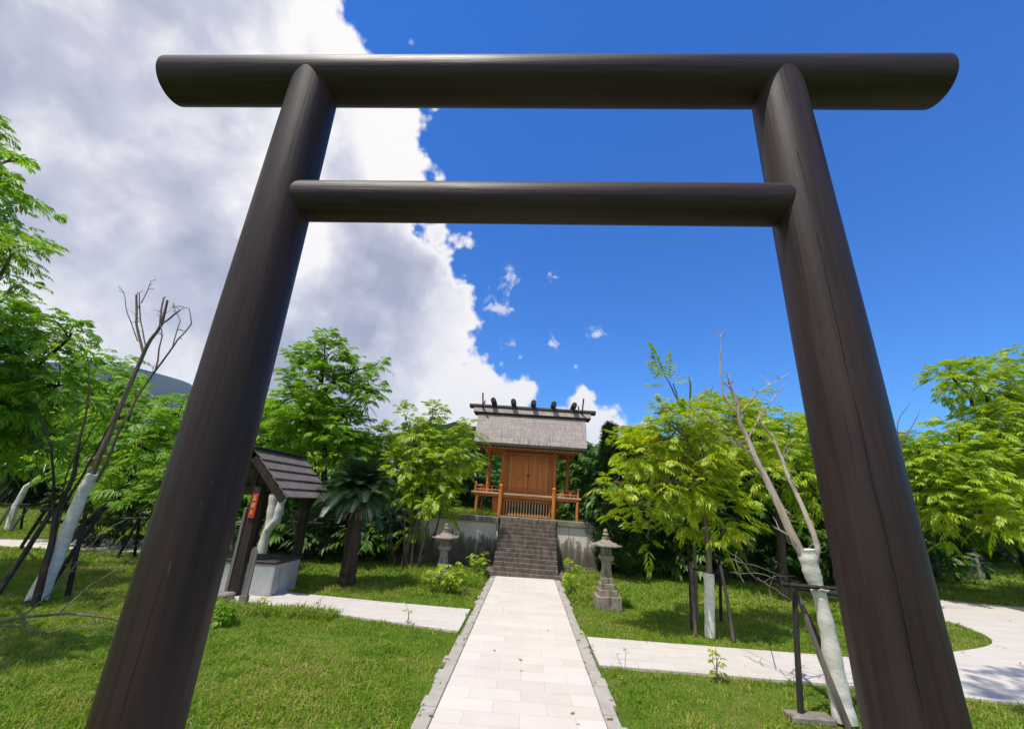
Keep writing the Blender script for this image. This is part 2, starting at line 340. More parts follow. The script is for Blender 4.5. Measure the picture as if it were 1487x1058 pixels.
def ground_mat():
    m, t = newmat('lawn_soil'); mp = mapped(t)
    a = t.noise(mp, .55, 8, .65); b = t.noise(mp, 9, 6, .7); c = t.noise(mp, 60, 4, .7)
    col = t.ramp(t.m('ADD', t.m('MULTIPLY', a, .6), t.m('MULTIPLY', b, .4)), [(.33, (.08, .15, .016)), (.5, (.14, .22, .025)), (.62, (.24, .24, .06)), (.75, (.34, .25, .14))])
    col = t.mix(t.ss(c, .35, .7, 0, .5), col, (.02, .035, .006, 1))
    finish(t, col, 1., t.m('ADD', b, c), .8, .03, .05); return m
M['ground'] = ground_mat()
def grass_mat():
    m, t = newmat('lawn_grass'); mp = mapped(t); rnd = t.n('ShaderNodeNewGeometry').outputs['Random Per Island']
    a = t.noise(mp, .8, 6, .7); b = t.noise(mp, 3.5, 6, .7)
    f = t.m('ADD', t.m('ADD', t.m('MULTIPLY', t.m('SUBTRACT', a, .5), 1.2), t.m('MULTIPLY', t.m('SUBTRACT', b, .5), .75)), t.m('ADD', .50, t.m('MULTIPLY', t.m('SUBTRACT', rnd, .5), .36)))
    col = t.ramp(f, [(.26, (.10, .25, .012)), (.42, (.20, .36, .020)), (.56, (.32, .41, .036)), (.70, (.45, .43, .10)), (.86, (.56, .42, .20))])
    col = t.mix(t.ss(rnd, .94, .96), col, (.36, .29, .15, 1))
    finish(t, col, .6, spec=.25, trans=.38, tcol=t.mix(.5, col, (.20, .30, .02, 1))); return m
M['grass'] = grass_mat()
M['leaf_green'] = leafmat('fresh_green_leaves', (.075, .185, .010), (.175, .345, .014), (.33, .48, .025), dead=(.22, .2, .05))
M['leaf_deep'] = leafmat('deep_green_leaves', (.026, .082, .008), (.060, .150, .013), (.13, .24, .022), .36)
M['leaf_yellow'] = leafmat('yellow_green_leaves', (.15, .27, .012), (.31, .42, .014), (.56, .56, .022), .45, dead=(.5, .33, .03))
M['leaf_mid'] = leafmat('mid_green_leaves', (.14, .25, .012), (.29, .42, .014), (.47, .52, .02), .42)
M['leaf_dark'] = leafmat('dark_background_leaves', (.012, .036, .006), (.03, .075, .010), (.06, .12, .016), .28)
M['leaf_conifer'] = leafmat('dark_conifer_sprays', (.008, .028, .005), (.018, .052, .008), (.05, .10, .012), .22, .6)
M['leaf_cycad'] = leafmat('dark_cycad_fronds', (.010, .028, .010), (.022, .055, .018), (.045, .09, .03), .12, .32)
M['leaf_far'] = leafmat('far_wood_leaves', (.012, .040, .010), (.025, .07, .014), (.05, .105, .02), .25)
def hill_mat(name, c1, c2):
    m, t = newmat(name); a = t.noise(mapped(t), .03, 10, .7); b = t.noise(mapped(t), .15, 6, .7)
    col = t.mix(t.ss(a, .35, .65), (*c1, 1), (*c2, 1)); col = t.mix(t.ss(b, .45, .7, 0, .7), col, (*[v*.35 for v in c1], 1)); finish(t, col, 1., t.m('ADD', a, b), 1., 6., .0); return m
M['hill'] = hill_mat('forested_mountain', (.008, .026, .018), (.018, .042, .028))
M['hill2'] = hill_mat('forested_near_hill', (.012, .034, .008), (.028, .060, .012))

# ------------------------------------------------------------------ ground, paths
def smooth_poly(pts, it=2):
    pts = [np.array(p, float) for p in pts]
    for _ in range(it):
        q = []
        for i in range(len(pts)):
            a, b = pts[i], pts[(i+1) % len(pts)]; q += [a*.75+b*.25, a*.25+b*.75]
        pts = q
    return np.array(pts)
main_path = np.array([(-.67, .0), (.67, .0), (.67, 10.46), (-.67, 10.46)])
kerbL = np.array([(-.83, .0), (-.672, .0), (-.672, 10.4), (-.83, 10.4)]); kerbR = -kerbL*np.array([1, -1])
left_path = np.array([(-.835, 6.10), (-.835, 7.28), (-2.3, 7.40), (-4.0, 7.62), (-4.6, 8.6), (-5.4, 8.9), (-5.3, 6.85), (-3.7, 6.74)])
right_path = np.array([(.835, 5.24), (3.4, 5.17), (4.9, 5.02), (8, 4.6), (16, 3.2), (22, 8.6), (16, 10.0), (10.9, 10.6), (9.5, 10.9), (8.0, 12.2), (7.6, 14.5), (5.8, 14.5), (6.2, 11.8), (7.0, 9.7), (7.5, 8.7), (7.45, 8.0), (7.0, 7.3), (6.2, 6.85), (5.2, 6.45), (4.1, 6.14), (.835, 6.24)])
far_left = np.array([(-25, 5.2), (-14.2, 9.0+.35), (-12.7, 10.35), (-9.55, 10.72), (-7.2, 10.9), (-6.4, 12.1), (-9.0, 13.0), (-11.8, 13.15), (-14.2, 11.5), (-26, 7.6)])
_o = [np.array(p) for p in right_path[2:-1]]
for _ in range(2):
    q_ = [_o[0]]
    for a_, b_ in zip(_o[:-1], _o[1:]): q_ += [a_*.75+b_*.25, a_*.25+b_*.75]
    _o = q_+[_o[-1]]
right_path = np.array([right_path[0], right_path[1]]+_o+[right_path[-1]])
def sheet(name, poly, z, mat):
    mb = MB(); n = len(poly); mb.add([(p[0], p[1], z) for p in poly]+[(p[0], p[1], z-.05) for p in poly], [tuple(range(n))]+[(k, (k+1) % n, n+(k+1) % n, n+k) for k in range(n)])
    o = mb.build(name, mat); return tag(o, kind='structure')
gb = MB(); g_ = 4000
gb.add([(-g_, -200, -.02), (g_, -200, -.02), (g_, g_, -.02), (-g_, g_, -.02)], [(0, 1, 2, 3)])
tag(gb.build('ground', M['ground']), kind='structure')
sheet('main_path', main_path, .012, M['paver'])
sheet('left_side_path', left_path, .006, M['path']); sheet('right_side_path', right_path, .006, M['path']); sheet('far_left_path', far_left, .006, M['path'])
kb = MB()
for s in (-1, 1):
    y = .5
    while y < 10.35:
        L = .60 if (5.2 < y < 7.2) else .19; L *= random.uniform(.93, 1.05); x1 = .81+random.uniform(-.03, .02)
        a, b = sorted((s*.678, s*x1)); kb.box(a, b, y+.004, y+L-.006, -.04, .014+random.uniform(-.003, .003), .006); y += L
tag(kb.build('kerb', M['kerb']), kind='structure')

def in_poly(P, poly):
    x, y = P[:, 0], P[:, 1]; c = np.zeros(len(P), bool); n = len(poly)
    for i in range(n):
        x1, y1 = poly[i]; x2, y2 = poly[(i+1) % n]
        cond = ((y1 > y) != (y2 > y)); xi = (x2-x1)*(y-y1)/(y2-y1+1e-12)+x1; c ^= cond & (x < xi)
    return c
plat = np.array([(-3.6, 11.95), (1.95, 11.95), (1.95, 17), (-3.6, 17)])
def vnoise(P, s, seed=0):
    r = np.random.default_rng(seed); T = r.random((64, 64)); q = P*s; i = np.floor(q).astype(int); f = q-i; f = f*f*(3-2*f)
    g = lambda a, b: T[(i[:, 0]+a) % 64, (i[:, 1]+b) % 64]
    return (g(0, 0)*(1-f[:, 0])+g(1, 0)*f[:, 0])*(1-f[:, 1])+(g(0, 1)*(1-f[:, 0])+g(1, 1)*f[:, 0])*f[:, 1]
def scatter_blades(n, ylo, yhi, hmin, hmax, wdt, zf=None, xr=None, excl=True, pw=1.):
    u = RNG.random(n); y = ylo+(yhi-ylo)*u**pw; hw = 1.38*y+.8
    x = (RNG.random(n)*2-1)*hw if xr is None else xr[0]+(xr[1]-xr[0])*RNG.random(n)
    P = np.stack([x, y], 1)
    keep = np.ones(n, bool)
    if excl:
        jit = (RNG.random((n, 2))-.5)*.10
        Q = P+jit*0.7
        keep &= ~((np.abs(Q[:, 0]) < .70+.15*vnoise(P, 3.5, 3)+.03*vnoise(P, 14, 4)) & (Q[:, 1] < 10.5))
        for pl in (left_path, right_path, far_left, plat): keep &= ~in_poly(Q, pl)
        keep &= ~((np.abs(x) < 1.0) & (y > 10.2) & (y < 12.2))
    P = P[keep]; n = len(P)
    dens = vnoise(P, 1.3, 5)*.45+vnoise(P, 4.1, 6)*.35+vnoise(P, 11., 8)*.2; k2 = RNG.random(n) < np.clip((dens-.18)*2.6, .25, 1); P = P[k2]; dens = dens[k2]; n = len(P)
    h = (hmin+(hmax-hmin)*RNG.random(n)**1.5)*(.55+.9*dens)
    edge = np.abs(np.abs(P[:, 0])-.84) < .12; h = np.where(edge, h*.6, h)
    a = RNG.random(n)*2*np.pi; lean = .25+RNG.random(n)*1.15; la = RNG.random(n)*2*np.pi; wv = wdt*(.6+.8*RNG.random(n))
    z0 = np.full(n, -.02) if zf is None else zf
    dx, dy = np.cos(a)*wv, np.sin(a)*wv; lx, ly = np.cos(la)*lean*h, np.sin(la)*lean*h
    b = np.stack([P[:, 0], P[:, 1], z0+np.zeros(n)], 1)
    v0 = b+np.stack([-dx, -dy, 0*h], 1); v1 = b+np.stack([dx, dy, 0*h], 1)
    mid = np.stack([lx*.35, ly*.35, h*.6], 1); v2 = b+mid+np.stack([dx, dy, 0*h], 1)*.75; v3 = b+mid-np.stack([dx, dy, 0*h], 1)*.75
    v4 = b+np.stack([lx, ly, h*(1-.32*lean)], 1)
    return np.stack([v0, v1, v2, v3, v4], 1)
def blades_obj(name, parts, mat):
    A = np.concatenate(parts); n = len(A); V = A.reshape(-1, 3); i = np.arange(n)[:, None]*5
    return link_mesh(name, np_mesh(name, V, [i+np.array([0, 1, 2, 3]), i+np.array([3, 2, 4])]), mat)
def clumps(nc, nb, ylo, yhi, h0, h1, wd_):
    A = scatter_blades(nc, ylo, yhi, .01, .02, .001); C_ = A[:, 0]; n = len(C_)*nb; c = np.repeat(C_, nb, 0); P = c[:, :2]+RNG.normal(size=(n, 2))*.035; h = h0+(h1-h0)*RNG.random(n); a = RNG.random(n)*6.283
    o = np.stack([np.cos(a), np.sin(a), 0*a], 1); sd = np.stack([-np.sin(a), np.cos(a), 0*a], 1)*(wd_*(.6+.8*RNG.random(n)))[:, None]; ln = (.3+.9*RNG.random(n))[:, None]; b = np.stack([P[:, 0], P[:, 1], np.full(n, -.02)], 1); up_ = np.array([0, 0, 1.])*h[:, None]
    return np.stack([b-sd, b+sd, b+o*h[:, None]*ln*.4+up_*.7+sd*.9, b+o*h[:, None]*ln*.4+up_*.7-sd*.9, b+o*h[:, None]*ln+up_*.72], 1)
go = blades_obj('grass', [clumps(900, 14, 3.0, 8, .04, .08, .0042), clumps(1200, 12, 8, 14, .05, .11, .007), scatter_blades(470000, 2.4, 8.5, .015, .058, .0036), scatter_blades(230000, 8., 15, .025, .085, .008), scatter_blades(150000, 14.5, 34, .05, .16, .022, pw=1.2)], M['grass'])
tag(go, 'short bright green lawn grass on both sides of the cream path', 'grass', kind='stuff')

# ------------------------------------------------------------------ torii
T = thing('torii_gate', 'dark brown round-timber torii gate standing over the path in the foreground', 'torii gate', (0, 1.9, 0))
ZK = 4.158; RK = .1446
for cx_, r0, r1 in ((-1.478, .158, .1405), (1.443, .158, .1405)):
    mb = MB(); prof = [(r0, -.3), (r0, 0), (r0-.002, 1.2), (.1535, 2.4), (.146, 3.6), (r1, 4.1), (r1, ZK+.02)]
    mb.lathe(prof, 96); o = mb.build('pillar', M['pillar'], T, True); o.location = (cx_, 0, 0)
def logx(mb, x0, x1, r, z, cut=0., n=96, y=0.):
    xs = [x0]+list(np.linspace(x0+.5, x1-.5, 24))+[x1]; vs = []; L = len(xs)
    for i, xx in enumerate(xs):
        for k in range(n):
            a = 2*math.pi*k/n; zz = math.sin(a)*r; yy = math.cos(a)*r; dx = 0
            if i == 0: dx = -cut*zz
            if i == L-1: dx = cut*zz
            vs.append((xx+dx, y+yy, z+zz))
    # bevelled end rings
    def ring(xx, sgn, rr): return [(xx+sgn*cut*math.sin(2*math.pi*k/n)*rr+sgn*(r-rr)*.4, y+math.cos(2*math.pi*k/n)*rr, z+math.sin(2*math.pi*k/n)*rr) for k in range(n)]
    vs = ring(x0, -1, r*.955)+vs+ring(x1, 1, r*.955); L += 2
    fs = [(i*n+k, i*n+(k+1) % n, (i+1)*n+(k+1) % n, (i+1)*n+k) for i in range(L-1) for k in range(n)]+[tuple(reversed(range(n))), tuple((L-1)*n+k for k in range(n))]
    mb.add(vs, fs)
mb = MB(); logx(mb, -2.455, 2.392, RK, 0, 0); o = mb.build('top_beam', M['beam'], T, True); o.location = (0, 0, ZK)
mb = MB(); logx(mb, -1.47, 1.43, .1135, 0, 0); o = mb.build('tie_beam', M['beam'], T, True); o.location = (0, 0, 3.212); o.rotation_euler = (0, -.009, 0)

# ------------------------------------------------------------------ platform, wall, steps, shrine
TILT = .022
wallL = thing('retaining_wall', 'stained concrete retaining wall with projecting coping behind the left stone lantern', 'wall', (-.8, 12, 0), (0, TILT, 0))
wallR = thing('retaining_wall', 'stained concrete retaining wall with projecting coping to the right of the stone steps', 'wall', (.8, 12, 0), (0, TILT, 0))
def wall(t, x0, x1):
    MB().prism([(.0, .12), (.035, 1.09), (.4, 1.09), (.4, .12)], x0, x1, 0).build('wall_face', M['wall'], t)
    MB().box(x0-.0, x1+.0, -.06, .42, -.2, .12, .01).build('plinth', M['wall'], t)
    mb = MB(); x = x0
    while x < x1-.05:
        L = min(1.05, x1-x); mb.box(x+.002, x+L-.003, -.045, .42, 1.09, 1.225, .01); x += L
    mb.build('coping', M['stone'], t)
wall(wallL, -2.9, 0.0); wall(wallR, 0.0, 1.1)
mb = MB(); mb.box(-3.5, 1.86, 12.42, 17, -.1, 1.16, .01); tag(mb.build('platform_ground', M['ground']), kind='structure')
st = thing('stone_steps', 'flight of narrow worn dark stone steps rising to the shrine platform', 'steps', (0, 10.45, 0), (0, TILT, 0))
NS = 13; TR = 1.53/NS; RS = 1.19/NS
for i in range(NS):
    hw = .93 if i == 0 else .765+(-.002)*i; mb = MB()
    xs = [-hw]
    while xs[-1] < hw-.25: xs.append(min(hw, xs[-1]+random.uniform(.28, .62)))
    if xs[-1] < hw: xs[-1] = hw
    for a, b in zip(xs[:-1], xs[1:]):
        dz = random.uniform(-.003, .003); mb.box(a+.001, b-.001, i*TR-random.uniform(0, .008), 1.7, i*RS, (i+1)*RS+dz, .007)
    mb.build('step', M['step'], st)
MB().box(-.8, .8, 1.48, 1.9, 1.19, 1.245, .01).build('landing_slab', M['stone'], st)

S = thing('wooden_shrine', 'small orange cedar shrine with steep grey roof and crossed finials on the raised platform', 'shrine', (-.03, 12.6, 1.22), (0, TILT, 0))
def sp(name, mb, mat, parent=S, smooth=False): return mb.build(name, M[mat], parent, smooth)
# deck and supports
sp('deck', MB().box(-1.66, 1.58, 0, 1.75, .60, .655, .008), 'cedar_pale')
sp('deck_beam', MB().box(-1.6, 1.52, .03, .11, .53, .60).box(-1.6, 1.52, 1.6, 1.7, .53, .60), 'cedar_h')
for x in (-1.48, 1.47):
    for y in (.06, 1.65): sp('deck_post', MB().lathe([(.045, 0), (.045, .53)], 12, (x, y, 0)), 'cedar'); sp('post_footing', MB().lathe([(.085, -.05), (.075, .035)], 10, (x, y, 0)), 'stonelight')
for x in (-.93, .93): sp('base_panel', MB().box(x-.1, x+.1, .16, .22, .02, .53), 'cedar')
# lattice front
sp('lattice_frame', MB().box(-.70, .70, .13, .19, .44, .53).box(-.70, .70, .13, .19, .03, .075).box(-.70, -.64, .13, .19, .075, .44).box(.64, .70, .13, .19, .075, .44), 'cedar_h')
mb = MB()
for k in range(15): x = -.585+k*.0836; mb.box(x-.020, x+.020, .145, .175, .075, .44, .003)
sp('lattice', mb, 'cedar_pale'); sp('lattice_backing', MB().box(-.66, .66, .30, .32, .02, .52), 'darkwood')
# newels and rails
def newel(x, y, z0, z1, r=.05):
    t_ = sp('newel_post', MB().lathe([(r, z0), (r, z1-.13), (r*1.15, z1-.125), (r*1.15, z1-.11), (r*.6, z1-.10), (r*.6, z1-.09), (r*.95, z1-.07), (r*1.0, z1-.045), (r*.7, z1-.015), (r*.1, z1)], 16, (x, y, 0)), 'cedar', S, True)
for x in (-.78, .78): newel(x, -.02, 0, .90, .056)
for x in (-1.55, 1.49):
    newel(x, .08, .655, .93, .032); newel(x, 1.65, .655, .93, .032)
for a, b in ((-1.55, -.82), (.82, 1.49)):
    for z in (.72, .83): sp('rail', MB().tube([(a, .08, z), (b, .08, z)], .015, 8), 'cedar_h')
    for k in (1, 2): x = a+(b-a)*k/3; sp('baluster', MB().box(x-.014, x+.014, .066, .094, .655, .83, .002), 'cedar')
for x in (-1.55, 1.49):
    for z in (.72, .83): sp('rail', MB().tube([(x, .08, z), (x, 1.65, z)], .015, 8), 'cedar_h')
# body
sp('wall', MB().box(-.76, .76, .44, .47, .655, 2.15, .002).box(-.76, -.73, .47, 1.40, .655, 2.15, .002).box(.73, .76, .47, 1.40, .655, 2.15, .002).box(-.76, .76, 1.40, 1.43, .655, 2.15, .002), 'cedar')
for x in (-.70, -.62, .62, .70): sp('wall_board', MB().box(x-.035, x+.035, .415, .438, .70, 1.93, .004), 'cedar_red')
for x in (-.80, .80):
    for y in (.42, 1.42): sp('corner_column', MB().lathe([(.058, .655), (.055, 2.05)], 16, (x, y, 0)), 'cedar', S, True)
sp('lintel', MB().box(-.9, .9, .37, .44, 1.80, 1.90, .006), 'cedar_h'); sp('sill', MB().box(-.9, .9, .36, .44, .66, .735, .006), 'cedar_h')
sp('eave_beam', MB().box(-1.5, 1.5, .34, .46, 1.93, 2.07).box(-1.5, 1.5, 1.36, 1.48, 1.93, 2.07), 'cedar_h')
for s in (-1, 1):
    a, b = (-.545, -.008) if s < 0 else (.008, .545)
    mb = MB(); n = 4
    for k in range(n): x0 = a+(b-a)*k/n; x1 = a+(b-a)*(k+1)/n; mb.box(x0+.0015, x1-.0015, .385, .41, .74, 1.795, .003)
    d = sp('door', mb, 'cedar'); [sp('door_rail', MB().box(a, b, .372, .384, z_, z_+.05, .003), 'cedar_h', d) for z_ in (.80, 1.66)]
    sp('door_post', MB().box(s*.56-.022, s*.56+.022, .365, .43, .735, 1.8, .004), 'cedar_light')
sp('door_lock', MB().box(-.05, .05, .345, .371, 1.20, 1.235, .004), 'iron')
# ridge posts, gable trusses
for x in (-1.27, 1.23): sp('ridge_post', MB().lathe([(.065, .655), (.055, 3.0)], 16, (x, .92, 0)), 'cedar_red', S, True)
for x in (-.78, .75): sp('gable_wall', MB().prism([(.40, 2.05), (1.44, 2.05), (.92, 2.72)], x-.015, x+.015, 0), 'cedar')
sp('ridge_purlin', MB().box(-1.6, 1.55, .85, .99, 2.85, 2.98), 'cedar_h')
# roof: front slope eave y=-.25,z=1.95 -> ridge y=.9,z=3.15
EY, EZ, RY, RZ = -.25, 1.99, .90, 3.17; nsl = 10
def slope(sgn, off0, off1, w0, w1, bow=.03):
    """slab between normal offsets, curved; sgn -1 front, +1 back"""
    mb = MB(); vs = []; nx = 2
    d = Vector((0, RY-EY, RZ-EZ)).normalized(); nrm = Vector((0, -d.z, d.y))
    for off in (off0, off1):
        for i in range(nsl+1):
            f = i/nsl; p = Vector((0, EY+(RY-EY)*f, EZ+(RZ-EZ)*f-bow*math.sin(math.pi*f)))+nrm*off; hw = w0+(w1-w0)*f
            yy = p.y if sgn < 0 else 2*RY-p.y
            vs += [(-hw, yy, p.z), (hw, yy, p.z)]
    m_ = (nsl+1)*2; fs = []
    for i in range(nsl):
        a = i*2; fs += [(a, a+1, a+3, a+2), (m_+a, m_+a+2, m_+a+3, m_+a+1), (a, a+2, m_+a+2, m_+a), (a+1, m_+a+1, m_+a+3, a+3)]
    fs += [(0, m_, m_+1, 1), (2*nsl, 2*nsl+1, m_+2*nsl+1, m_+2*nsl)]
    return mb.add(vs, fs)
rf = None
for sgn in (-1, 1):
    rf = sp('roof', slope(sgn, .0, .10, 1.68, 1.78), 'roof', S, True)
    sp('roof_underlayer', slope(sgn, -.055, -.002, 1.65, 1.75), 'darkwood', rf)
    sp('roof_boarding', slope(sgn, -.075, -.057, 1.55, 1.65), 'cedar_red', rf)
    mb = MB(); me_ = MB()
    d = Vector((0, RY-EY, RZ-EZ)).normalized(); nrm = Vector((0, -d.z, d.y))
    for k in range(27):
        x = -1.5+k*3./26; p0 = Vector((x, EY, EZ))-nrm*.105+d*.05; p1 = p0+d*1.5
        q0 = Vector(p0); q1 = Vector(p1)
        if sgn > 0: q0.y = 2*RY-q0.y; q1.y = 2*RY-q1.y
        u_ = (q1-q0).normalized(); side = Vector((1, 0, 0)); v_ = u_.cross(side).normalized()
        def bar(mbb, a, b, h): 
            vs = [a+side*sx*h+v_*sz*h for a in (a, b) for sx, sz in ((-1, -1), (1, -1), (1, 1), (-1, 1))]
            mbb.add(vs, [(3, 2, 1, 0), (4, 5, 6, 7), (0, 1, 5, 4), (1, 2, 6, 5), (2, 3, 7, 6), (3, 0, 4, 7)])
        bar(mb, q0, q1, .022); bar(me_, q0-u_*.012, q0-u_*.001, .0225)
    sp('rafters', mb, 'cedar_h', rf)
    m_w = M.setdefault('whitepaint', wood('white_rafter_ends', (.7, .66, .6), (.8, .77, .7), .6, 0, 8)); me_.build('rafter_ends', m_w, rf)
sp('ridge_board', MB().prism([(.64, 3.17), (.78, 3.34), (1.02, 3.34), (1.16, 3.17)], -1.93, 1.93, 0), 'roof')
sp('ridge_lip', MB().box(-1.92, 1.92, .615, 1.185, 3.135, 3.168, .003), 'darkwood')
sp('ridge_beam', MB().prism([(.76, 3.342), (.75, 3.40), (.78, 3.455), (.90, 3.475), (1.02, 3.455), (1.05, 3.40), (1.04, 3.342)], -2.10, 2.10, 0), 'darkwood')
for k in range(5):
    x = -1.30+k*.668; sp('ridge_log', MB().tube([(x, .50, 3.56), (x, .53, 3.56), (x, .9, 3.56), (x, 1.27, 3.56), (x, 1.30, 3.56)], [.072, .084, .092, .084, .072], 20), 'darkwood', S, True)
for x in (-1.66, 1.62):
    for sgn in (-1, 1):
        d = Vector((0, -sgn*(RY-EY), RZ-EZ)).normalized(); p0 = Vector((x, RY, RZ-.02)); a = p0-d*.45; b = p0+d*.80
        v_ = Vector((0, d.z, -d.y)); hx = Vector((.018, 0, 0)); mb = MB()
        vs = [p+hx*sx+v_*sz*.045 for p in (a, b) for sx, sz in ((-1, -1), (1, -1), (1, 1), (-1, 1))]; vs = [v+Vector((sgn*.02, 0, 0)) for v in vs]
        mb.add(vs, [(3, 2, 1, 0), (4, 5, 6, 7), (0, 1, 5, 4), (1, 2, 6, 5), (2, 3, 7, 6), (3, 0, 4, 7)]); sp('crossed_finial', mb, 'darkwood')
for x in (-1.69, 1.66):   # verge boards
    for sgn in (-1, 1):
        mb = slope(sgn, -.12, -.003, .016, .016); mb.v = [(v[0]+x, v[1], v[2]) for v in mb.v]; sp('verge_board', mb, 'darkwood')

# ------------------------------------------------------------------ stone lanterns
def lantern(label, loc, rz):
    t = thing('stone_lantern', label, 'stone lantern', loc, (0, 0, rz), 'pair of stone lanterns flanking the path')
    p = lambda n, mb, mt='stonelight': mb.build(n, M[mt], t)
    p('base_slab', MB().box(-.21, .21, -.21, .21, -.08, .19, .008))
    p('stepped_base', MB().box(-.155, .155, -.155, .155, .19, .285, .008).box(-.125, .125, -.125, .125, .285, .375, .008).box(-.10, .10, -.10, .10, .375, .465, .008))
    p('shaft', MB().lathe([(.088, .465), (.080, .50), (.072, .58), (.068, .66), (.072, .70), (.085, .72)], sq=True))
    p('platform', MB().lathe([(.078, .72), (.112, .75), (.112, .815), (.095, .82)], sq=True))
    fb = MB()
    for sx in (-1, 1):
        for sy in (-1, 1): fb.box(sx*.062-.020, sx*.062+.020, sy*.062-.020, sy*.062+.020, .82, .955, .004)
    fb.box(-.08, .08, -.08, .08, .82, .838, .003).box(-.08, .08, -.08, .08, .94, .957, .003)
    box_ = p('fire_box', fb); MB().box(-.055, .055, -.055, .055, .838, .94).build('window_core', M['stone'], box_)
    mb = MB(); n = 12; vs = []; fs = []
    for layer in (0, 1):
        for j in range(n+1):
            for i in range(n+1):
                u = i/n*2-1; v = j/n*2-1; e = max(abs(u), abs(v)); cr = (abs(u)*abs(v))**3
                if layer == 0: z = 1.125-.145*(1-(1-e)**1.45) + .03*cr*e
                else: z = .962+.022*cr
                vs.append((u*.235, v*.235, z))
    N = n+1
    for j in range(n):
        for i in range(n):
            a = j*N+i; fs += [(a, a+1, a+N+1, a+N), (N*N+a, N*N+a+N, N*N+a+N+1, N*N+a+1)]
    bd = [i for i in range(N)]+[j*N+n for j in range(1, N)]+[n*N+i for i in range(n-1, -1, -1)]+[j*N for j in range(n-1, 0, -1)]
    for k in range(len(bd)): a, b = bd[k], bd[(k+1) % len(bd)]; fs.append((a, N*N+a, N*N+b, b))
    mb.add(vs, fs); mb.build('roof', M['stonelight'], t, True)
    MB().lathe([(.07, 1.08), (.07, 1.115), (.05, 1.11), (.035, 1.125), (.052, 1.14), (.056, 1.16), (.040, 1.18), (.030, 1.185), (.040, 1.20), (.042, 1.215), (.028, 1.24), (.004, 1.262)], 20).build('jewel_finial', M['stonelight'], t, True)
    return t
lantern('grey stone lantern on a stepped base in the grass, right of the path', (1.43, 8.05, 0), .03)
lantern('grey stone lantern half hidden by weeds in front of the left retaining wall', (-1.70, 9.3, -.12), -.05)

# ------------------------------------------------------------------ well hut
H = thing('well_hut', 'small dark timber well shelter with brown shingled gable roof, behind the left gate pillar', 'shelter', (-4.77, 7.0, 0))
HX = .755; HZ0 = 1.52; HZ1 = 2.28; HY0 = 0.; HY1 = 1.68
for s in (-1, 1):
    r_ = None; nC = 5
    d = Vector((s*HX, 0, HZ0-HZ1)); L = d.length; d.normalize(); nrm = Vector((s*abs(d.z), 0, abs(d.x)))
    mb = MB()
    for c in range(nC):
        f0 = c/nC; f1 = (c+1)/nC+.05
        ny = 9
        for k in range(ny):
            y0 = HY0+(HY1-HY0)*k/ny; y1 = HY0+(HY1-HY0)*(k+1)/ny
            a = Vector((0, 0, HZ1))+d*L*f0; b = Vector((0, 0, HZ1))+d*L*min(f1, 1.03); ta = .004; tb = .040+random.uniform(-.003, .003)
            vs = [a+nrm*ta, a+nrm*(ta-.01), b+nrm*(tb-.028), b+nrm*tb]
            vv = [(p.x, y0+.001, p.z) for p in vs]+[(p.x, y1-.001, p.z) for p in vs]
            mb.add(vv, [(0, 1, 2, 3), (7, 6, 5, 4), (0, 3, 7, 4), (3, 2, 6, 7), (2, 1, 5, 6), (1, 0, 4, 5)])
    rp = mb.build('roof_slope', M['hutroof'], H)
    mb = MB()
    for yy in (HY0+.01, HY1-.05):
        a = Vector((0, 0, HZ1-.01)); b = a+d*(L*1.0); vs = []
        for p in (a, b): vs += [p+nrm*(-.01), p+nrm*(-.13)]
        vv = [(p.x, yy, p.z) for p in vs]+[(p.x, yy+.035, p.z) for p in vs]
        mb.add(vv, [(0, 1, 3, 2), (4, 6, 7, 5), (0, 2, 6, 4), (2, 3, 7, 6), (3, 1, 5, 7), (1, 0, 4, 5)])
    mb.build('verge_board', M['darkpost'], rp)
MB().box(-.06, .06, HY0-.02, HY1+.02, HZ1+.01, HZ1+.045).build('ridge_cap', M['darkpost'], H)
MB().box(-.035, .035, .02, HY1-.02, HZ1-.16, HZ1-.04).build('ridge_beam', M['darkpost'], H)
for y in (.28, 1.36):
    MB().box(-.52, .52, y-.04, y+.04, 1.58, 1.67).build('cross_beam', M['darkpost'], H)
    MB().box(-.04, .04, y-.03, y+.03, 1.67, 2.14).build('king_post', M['darkpost'], H)
for s in (-1, 1): MB().box(s*.52-.04, s*.52+.04, .05, HY1-.05, 1.60, 1.69).build('wall_plate', M['darkpost'], H)
for (xt, xb, y) in ((.17, .17, .18), (-.62, -.62, .18), (.50, .42, 1.30), (-.50, -.42, 1.30)):
    MB().prism([(y-.065, -.1), (y+.065, -.1), (y+.065, 1.66), (y-.065, 1.66)], -.065, .065, 0).build('post', M['darkpost'], H).location = ((xt+xb)/2, 0, 0)
wp = MB().box(.02, .07, .12, .20, .0, 1.32); wp.build('post_board', M['greypost'], H)
hs_ = MB().box(.135, .235, .085, .112, 1.16, 1.54, .004).build('sign_board', M['red'], H)
mb = MB()
def stroke(mbb, x0, z0, x1, z1, wd_=.006, y=.078):
    a = Vector((x0, y, z0)); b = Vector((x1, y, z1)); t = (b-a).normalized(); n_ = Vector((t.z, 0, -t.x))*wd_; a -= t*wd_*.5; b += t*wd_*.5
    vs = [a-n_, a+n_, b+n_, b-n_]; vs += [v+Vector((0, .006, 0)) for v in vs]; mbb.add(vs, [(0, 1, 2, 3), (7, 6, 5, 4), (0, 4, 5, 1), (1, 5, 6, 2), (2, 6, 7, 3), (3, 7, 4, 0)])
